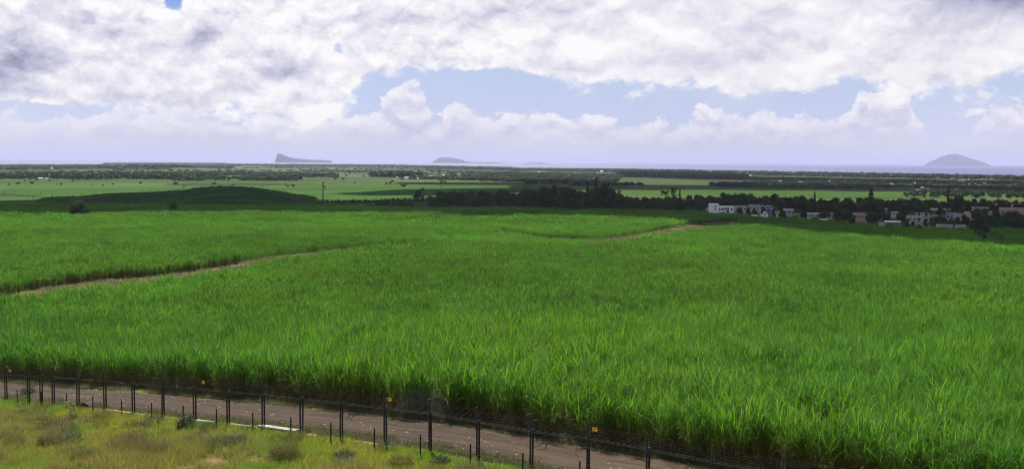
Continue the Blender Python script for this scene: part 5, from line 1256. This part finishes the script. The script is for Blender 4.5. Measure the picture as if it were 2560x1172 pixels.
# ------------------------------------------------------------------ the far plain: belts of trees and scattered houses
def far_protos():
    out = []
    for i in range(5):
        r = np.random.default_rng(500 + i); n = 150; P, Nn = [], []
        for k in range(5):
            a = r.uniform(0, 6.28); c = np.array([1.9 * math.cos(a), 1.9 * math.sin(a), r.uniform(3.2, 6.2)]); d = r.normal(0, 1, (30, 3)); d /= np.linalg.norm(d, axis=1)[:, None]; P.append(c + d * r.uniform(1.4, 2.6, (30, 1)) * (1, 1, .8)); Nn.append(d)
        V, Fq = leaf_quads(np.concatenate(P), 1.05, r, nrm=np.concatenate(Nn)); V[:, 2] = np.maximum(V[:, 2], -.3)
        b = MB(); b.tube((0, 0, -.5), (0, 0, 4.5), .3, .15, 4, cap=False); vb = np.array(b.v); fb = np.array(b.f)
        V2, F2, D = join_parts([(V, Fq, 0.0), (vb, fb, .9)]); me = mesh_np('far_tree', V2, F2, attrs={'dry': D}); me.materials.append(crown_b if i % 2 else crown_a); out.append(me)
    return out
def build_far():
    protos = far_protos(); r = np.random.default_rng(8)
    def belt(name, label, poly, n, h=(.7, 1.3), wide=1.2, clump=0.0):
        """trees scattered over a patch of the plain given by its outline in the photo"""
        G = np.array([hit(*q) for q in poly]); x0, y0 = G.min(0); x1, y1 = G.max(0); X = r.uniform(x0, x1, n * 14); Y = np.exp(r.uniform(math.log(y0), math.log(y1), n * 14))
        k = inside(X, Y, [tuple(q) for q in G])
        if clump: k &= fnoise(X, Y, 130, 71) > clump
        X, Y = X[k][:n], Y[k][:n]; m = len(X); s = r.uniform(*h, m)
        scatter(name, np.stack([X, Y, ground(X, Y)], -1), np.stack([np.zeros(m), np.zeros(m), r.uniform(0, 6.28, m)], -1), np.stack([s * wide, s * wide, s], -1), r.integers(0, 5, m), protos, kind='stuff', label=label, category='trees')
    belt('far_trees', 'long dark belt of trees across the left plain', [(-400, 446), (0, 448), (240, 450), (420, 449), (560, 447), (560, 441), (420, 441), (240, 441), (0, 442), (-400, 441)], 1300, (.7, 1.6), 1.2, .34)
    belt('far_wood', 'dark wood on the low rise at the far left', [(235, 422), (300, 425), (420, 424), (500, 421), (580, 424), (580, 417), (640, 414), (560, 409), (400, 408), (260, 409)], 3600, (1.0, 1.7), 1.8)
    belt('far_trees', 'hazy trees of the far coast at the left edge', [(-600, 424), (0, 426), (160, 424), (260, 422), (250, 414), (0, 417), (-600, 420)], 1500, (1.0, 1.6), 1.6, .4)
    belt('far_trees', 'narrow tree belt in the middle plain right of the low hill', [(600, 450), (780, 456), (790, 454), (640, 447), (600, 447)], 130, (.6, 1.1), 1.2, .36)
    belt('far_trees', 'tree strip above the pale fields in the middle plain', [(700, 446), (845, 444), (845, 442), (760, 440), (640, 444)], 150, (.8, 1.3))
    belt('far_trees', 'dark clump of trees on the pale fields below the flat topped island', [(925, 443), (1000, 444), (1050, 446), (1050, 442), (960, 440), (930, 440)], 220, (1.0, 1.8))
    belt('far_trees', 'two small dark copses on the far pale fields', [(690, 420), (732, 421), (732, 418), (692, 418)], 80, (1.0, 1.5), 1.6)
    belt('far_trees', 'blue hazy trees along the coast below the wedge shaped island', [(560, 414), (640, 416), (900, 418), (1100, 423), (1280, 427), (1280, 421), (1100, 417), (900, 413), (640, 412)], 2600, (1.0, 1.7), 1.9)
    belt('far_trees', 'hazy trees along the coast in the middle and right', [(1280, 428), (1600, 434), (1920, 440), (2560, 452), (3000, 460), (3000, 450), (2560, 444), (1920, 431), (1600, 424), (1280, 421)], 5200, (.6, 1.2), 1.7, .34)
    belt('far_trees', 'trees mixed with houses in the far town at the centre', [(1000, 448), (1150, 453), (1400, 460), (1540, 458), (1560, 440), (1400, 434), (1200, 436), (1160, 444)], 2200, (.4, .85), 1.4, .40)
    belt('far_wood', 'dark straight edged plantation right of centre', [(1560, 440), (1700, 446), (1862, 450), (1862, 442), (1760, 437), (1540, 433)], 1600, (.9, 1.3), 1.6)
    belt('far_trees', 'trees and scrub spread over the right plain', [(1860, 470), (2100, 474), (2560, 482), (2800, 486), (2800, 458), (2560, 455), (2100, 448), (1860, 446)], 2400, (.28, .62), 1.5, .45)
    belt('far_trees', 'dark hedge line across the middle of the right plain', [(1300, 465), (1560, 467), (1900, 469), (1900, 466), (1560, 464), (1300, 462)], 260, (.5, .9), 1.3, .45)
    belt('far_trees', 'loose trees on the bright strip beyond the village at the right', [(2260, 494), (2420, 497), (2560, 499), (2700, 500), (2700, 486), (2560, 485), (2330, 484), (2250, 488)], 130, (.35, .7), 1.3)
    belt('far_trees', 'lone trees and hedge scraps dotted over the left and middle plain', [(-300, 462), (0, 470), (400, 468), (800, 474), (1250, 470), (1250, 430), (800, 424), (400, 430), (-300, 440)], 150, (.2, .6), 1.5, .5)
    belt('far_trees', 'hazy scattered trees and thickets over the far left and middle plain', [(-300, 440), (300, 441), (700, 446), (1000, 452), (1250, 456), (1300, 436), (1000, 420), (640, 416), (560, 426), (200, 427), (-300, 428)], 800, (.3, .9), 1.9, .58)
    belt('far_trees', 'ragged trees round the ends of the left belt', [(380, 453), (560, 455), (700, 456), (700, 443), (560, 439), (380, 440)], 190, (.4, 1.1), 1.4, .46)
    belt('far_trees', 'thin dark hedge below the far left wood', [(120, 440), (330, 438), (560, 437), (760, 439), (760, 437), (560, 435), (330, 436), (120, 437)], 420, (.6, 1.2), 1.5, .40)
    belt('far_trees', 'thin hazy hedge across the pale middle fields', [(760, 430), (1000, 433), (1300, 436), (1300, 434), (1000, 431), (760, 428.5)], 330, (.5, 1.0), 1.7, .44)
    # houses of the plain
    rr = random.Random(21)
    shells = []
    for nm, m, rf in (('white', white_m, white_m), ('white', white_m, roof_m), ('tan', tan_m, brown_roof_m), ('pink', pink_m, brown_roof_m), ('grey', grey_m, roof_m)):
        b = MB(); b.bevbox((0, 0, .5), (1, .8, 1.0), .02, 0); b.add([(-.56, -.46, 1.0), (.56, -.46, 1.0), (.56, .46, 1.0), (-.56, .46, 1.0), (-.56, 0, 1.3), (.56, 0, 1.3)], [(0, 1, 5, 4), (2, 3, 4, 5), (1, 2, 5), (3, 0, 4), (3, 2, 1, 0)], 1); shells.append(b.mesh('small_house', [m, rf]))
    FA = [(0, 'the left frame edge'), (90, 'the small left pylon'), (200, 'the lone field tree'), (300, 'the far left wood end'), (440, 'the pylon behind the hill'), (560, 'the hill top'), (760, 'the wedge shaped island'), (808, 'the pylon right of the hill'), (950, 'the dark clump on pale fields'), (1000, 'the town end'), (1056, 'the stone chimney'), (1115, 'the flat topped island'),
          (1180, 'the island tail'), (1250, 'the clear standing tree'), (1313, 'the round crown'), (1345, 'the tiny islet'), (1390, 'the dark pylon'), (1430, 'the wide crown'), (1468, 'the left pine spire'), (1492, 'the tallest pine spire'), (1546, 'the wispy tree'), (1600, 'the lit strip'), (1662, 'the palm'), (1699, 'the slim spire'), (1800, 'the white two storey house'), (1863, 'the plantation end'),
          (1920, 'the tall blue house'), (1975, 'the grey pitched house'), (2030, 'the smoke'), (2100, 'the village middle'), (2176, 'the broad pine'), (2225, 'the open shed'), (2282, 'the rusty tower'), (2330, 'the dome island left foot'), (2380, 'the dome island top'), (2450, 'the dome island right foot'), (2520, 'the brown roofed sheds'), (2560, 'the right frame edge')]
    def near_far(px):
        a, n_ = min(FA, key=lambda q: abs(q[0] - px)); d = px - a
        return ('left of ' if d < -6 else 'right of ' if d > 6 else 'above ') + n_
    CN = ('white', 'white grey roofed', 'tan', 'pinkish', 'grey')
    def town(label, group, n, x0, x1, ylo, yhi, wp=(3, 8), cols=(0, 1, 2, 3, 4)):
        for _ in range(n):
            px = rr.uniform(x0, x1); f = (px - x0) / (x1 - x0); py = rr.uniform(0, 1); py = (ylo[0] + (ylo[1] - ylo[0]) * f) * (1 - py) + (yhi[0] + (yhi[1] - yhi[0]) * f) * py
            X, Y = hit(px, py); w = rr.uniform(*wp) / FPX * Y; h = min(w * .5, rr.uniform(3.2, 6.5))
            ci = rr.choice(cols); o = link('small_house', shells[ci], None, (X, Y, float(ground(X, Y)) + .0), math.atan2(-X, Y) + rr.uniform(-.5, .5), label=label.replace('tiny', ('tiny ', 'small ')[w * FPX / Y > 5.5] + CN[ci]).replace('  ', ' ') + ' ' + near_far(px), category='house', group=group); o.scale = (w, w, h * 1.15)
    town('tiny town house', 'houses of the far town at the centre', 56, 990, 1500, (447, 460), (441, 440), (3, 8), (0, 1, 2, 2, 3, 4))
    town('tiny coast house', 'houses of the hazy coast at the right', 46, 1300, 2560, (437, 452), (428, 446), (3, 8))
    town('tiny hazy coast house', 'houses of the hazy coast at the left', 16, 0, 250, (425, 422), (417, 415), (3, 7), (0, 1, 2))
    town('tiny plain house', 'houses of the right plain', 46, 1880, 2560, (466, 480), (450, 458), (3, 8))
    town('tiny belt house', 'houses of the left tree belt', 9, 20, 560, (449, 448), (446, 445), (3, 7), (0, 1, 2))
    for px, base, wp, hp, c, lab in ((98, 448, 16, 3, 0, 'white roofed low building at the left end of the left tree belt'), (122, 449, 17, 3, 0, 'longer white roofed low building in the left tree belt'), (328, 431, 15, 3, 0, 'long bright white shed before the far left wood'), (200, 446, 8, 4, 2, 'small tan house in the left tree belt'), (275, 429, 14, 4, 3, 'brownish building below the far left wood'),
                                      (620, 448, 20, 3, 1, 'long white roofed shed by the narrow middle tree belt'), (582, 443, 9, 2, 1, 'small pale shed above the left tree belt end'), (675, 447, 34, 3, 4, 'long greyish greenhouse like roof in the middle plain'), (1016, 449, 10, 5, 0, 'bright white house at the left end of the centre town'), (1046, 449, 7, 4, 0, 'smaller bright white house in the centre town'),
                                      (1453, 445, 10, 4, 2, 'pale sunlit house above the two pine spires'), (1480, 451, 26, 3, 3, 'long low orange building just above the two pine spires'), (1522, 451, 13, 4, 0, 'white building right of the pine spires'), (1646, 428, 4, 4, 0, 'left one of two bright white specks on the coast'), (1660, 428, 4, 4, 0, 'right one of two bright white specks on the coast'),
                                      (1863, 444, 15, 4, 0, 'bright white long building at the end of the plantation'), (1775, 435, 4, 4, 0, 'bright white house speck above the plantation'), (2405, 455, 16, 4, 0, 'bright white long shed on the far right plain'), (2295, 476, 12, 3, 1, 'pale shed by the rusty lattice tower'), (1808, 461, 12, 4, 2, 'tan low building at the end of the lit strip'), (2076, 440, 4, 3, 0, 'white speck of a house below the smoke'), (988, 422, 4, 3, 0, 'white speck of a house on the coast, left of the flat topped island')):
        X, Y = hit(px, base); o = link('low_building', shells[c], None, (X, Y, float(ground(X, Y))), math.atan2(-X, Y), label=lab, category='building'); w = wp / FPX * Y; o.scale = (w, max(6, w * .4), hp / FPX * Y)
build_far()

# ------------------------------------------------------------------ clouds overhead, out of view, outlined to throw the shadows on the land
def build_clouds():
    m = bpy.data.materials.new('cloud_body'); m.use_nodes = True; b = m.node_tree.nodes['Principled BSDF']; b.inputs['Base Color'].default_value = (.9, .9, .92, 1); b.inputs['Roughness'].default_value = 1; b.inputs['Specular IOR Level'].default_value = 0
    ico_v, ico_f = [], []
    import bmesh
    bm = bmesh.new(); bmesh.ops.create_icosphere(bm, subdivisions=2, radius=1); bm.verts.ensure_lookup_table(); IV = np.array([v.co[:] for v in bm.verts]); IF = np.array([[v.index for v in f.verts] for f in bm.faces]); bm.free()
    r = np.random.default_rng(6)
    def cloud(poly, alt, rad, label):
        P = np.array(poly); off = SUN_DIR[:2] / SUN_DIR[2]
        x0, y0 = P.min(0); x1, y1 = P.max(0); sp = rad * .62
        gx, gy = np.meshgrid(np.arange(x0 - rad, x1 + rad, sp), np.arange(y0 - rad, y1 + rad, sp)); X = (gx + r.uniform(-.25, .25, gx.shape) * sp).ravel(); Y = (gy + r.uniform(-.25, .25, gx.shape) * sp).ravel()
        d = np.full(X.shape, 1e9)
        for (ax_, ay), (bx, by) in zip(poly, poly[1:] + poly[:1]): d = np.minimum(d, seg_dist(X, Y, [(ax_, ay), (bx, by)]))
        ins = inside(X, Y, poly); k = ins & (d > rad * .12); X, Y, d = X[k], Y[k], d[k]
        V, Fq = [], []
        for x, y, q in zip(X, Y, d):
            R = min(rad * r.uniform(.85, 1.25), q * .95 + rad * .10); zz = alt + R * .1; g = float(ground(x, y)) + 8
            v = IV * (1 + .14 * r.normal(0, 1, (len(IV), 1))) * np.array([R, R, R * r.uniform(.55, .95)]); v[:, 2] = np.maximum(v[:, 2], -R * .28)
            c = np.array([x + off[0] * (zz - g), y + off[1] * (zz - g), zz + r.uniform(-.1, .5) * R]); V.append(v + c); Fq.append(IF + len(IV) * (len(V) - 1))
        me = mesh_np('cloud', np.concatenate(V), np.concatenate(Fq), smooth=True); me.materials.append(m); link('cloud', me, kind='stuff', label=label, category='cloud')
    near = [(-700, 516), (-200, 521), (0, 530), (120, 531), (175, 528), (300, 526), (430, 523), (600, 521.5), (760, 523), (860, 527), (1000, 523), (1130, 529), (1280, 536), (1400, 533), (1500, 532), (1620, 537), (1700, 544), (1850, 557), (2000, 568), (2200, 585), (2440, 601), (2560, 604), (3000, 612)]
    A = [hit(a, b, 2.3) for a, b in near]
    far = [(3000, 800), (2560, 800), (2300, 790), (2100, 770), (1900, 800), (1700, 860), (1400, 900), (1280, 920), (1100, 930), (960, 900), (830, 890), (760, 960), (600, 1010), (300, 1000), (0, 960), (-300, 900), (-700, 860)]
    cloud(A + [(at_Y(px, Y), Y) for px, Y in far], 780, 42, 'broad cumulus out of view, outlined to shade the village and the low hill')
    for k, (poly, alt, rad) in enumerate((([(830, 484), (960, 489), (1100, 487), (1260, 482), (1420, 476), (1420, 470), (1200, 470), (1000, 474)], 800, 45),
                                          ([(1280, 473), (1560, 474), (1900, 474), (2300, 478), (2800, 484), (2800, 474), (2300, 468), (1900, 464), (1560, 461), (1280, 463)], 850, 70),
                                          ([(1000, 460), (1250, 462), (1500, 462), (1500, 457), (1250, 456), (1000, 456)], 850, 80),
                                          ([(1540, 442), (1900, 452), (2300, 460), (2800, 462), (2800, 452), (2300, 450), (1900, 442), (1540, 432)], 900, 130))):
        cloud([hit(a, b) for a, b in poly], alt, rad, ('small flat cumulus shading the dark band behind the stone chimney', 'long cumulus shading the dark band beyond the village', 'small cumulus shading the fields below the centre town', 'far cumulus shading the plantation and the right plain')[k])
build_clouds()

# ------------------------------------------------------------------ smoke and the sea haze
def vol_mat(name, col, dens, aniso=0.0):
    m = bpy.data.materials.new(name); m.use_nodes = True; T = NT(m.node_tree); T.n.clear(); o = T.new('ShaderNodeOutputMaterial'); v = T.new('ShaderNodeVolumePrincipled')
    v.inputs['Color'].default_value = (*col, 1); v.inputs['Density'].default_value = dens; v.inputs['Anisotropy'].default_value = aniso; T.link(v.outputs[0], o.inputs['Volume']); return m
def build_smoke():
    X, Y = hit(2018, 434); z = float(ground(X, Y)); k = Y / FPX; n = 14; V = []
    for i in range(n):
        f = i / (n - 1); cx = 3 * k * f + 26 * k * f ** 1.4; cz = 1.5 + 9 * k * f ** .6; rr_ = (1.6 + 3.2 * f) * k * (1 - .3 * f * f) * (.9 if 0 < i < n - 1 else .15)
        for q in range(10): V.append((cx + rr_ * .9 * math.cos(q * .628) * .5, rr_ * math.sin(q * .628) * 1.2, cz + rr_ * .6 * math.cos(q * .628) * (1 + .3 * math.sin(i * 2.1 + q))))
    Fq = [(i * 10 + q, i * 10 + (q + 1) % 10, i * 10 + 10 + (q + 1) % 10, i * 10 + 10 + q) for i in range(n - 1) for q in range(10)]
    Fc = [tuple(range(9, -1, -1)), tuple((n - 1) * 10 + q for q in range(10))]
    me = bpy.data.meshes.new('smoke'); me.from_pydata(V, [], Fq + Fc)
    import bmesh
    bm = bmesh.new(); bm.from_mesh(me); bmesh.ops.recalc_face_normals(bm, faces=bm.faces); bm.to_mesh(me); bm.free(); me.materials.append(vol_mat('smoke', (.99, .99, 1.0), .018, .6)); link('smoke', me, None, (X, Y, z), kind='stuff', label='thin white smoke drifting right from the far coast', category='smoke')
build_smoke()
def build_haze():
    b = MB(); z0, z1 = -8.0, 300.0; b.box((0, 0, (z0 + z1) / 2), (126000, 126000, z1 - z0)); link('haze', b.mesh('haze', vol_mat('haze', HAZE_COL, HAZE)), kind='stuff')
HAZE = 3.6e-5; HAZE_COL = (.69, .72, .96)
build_haze()
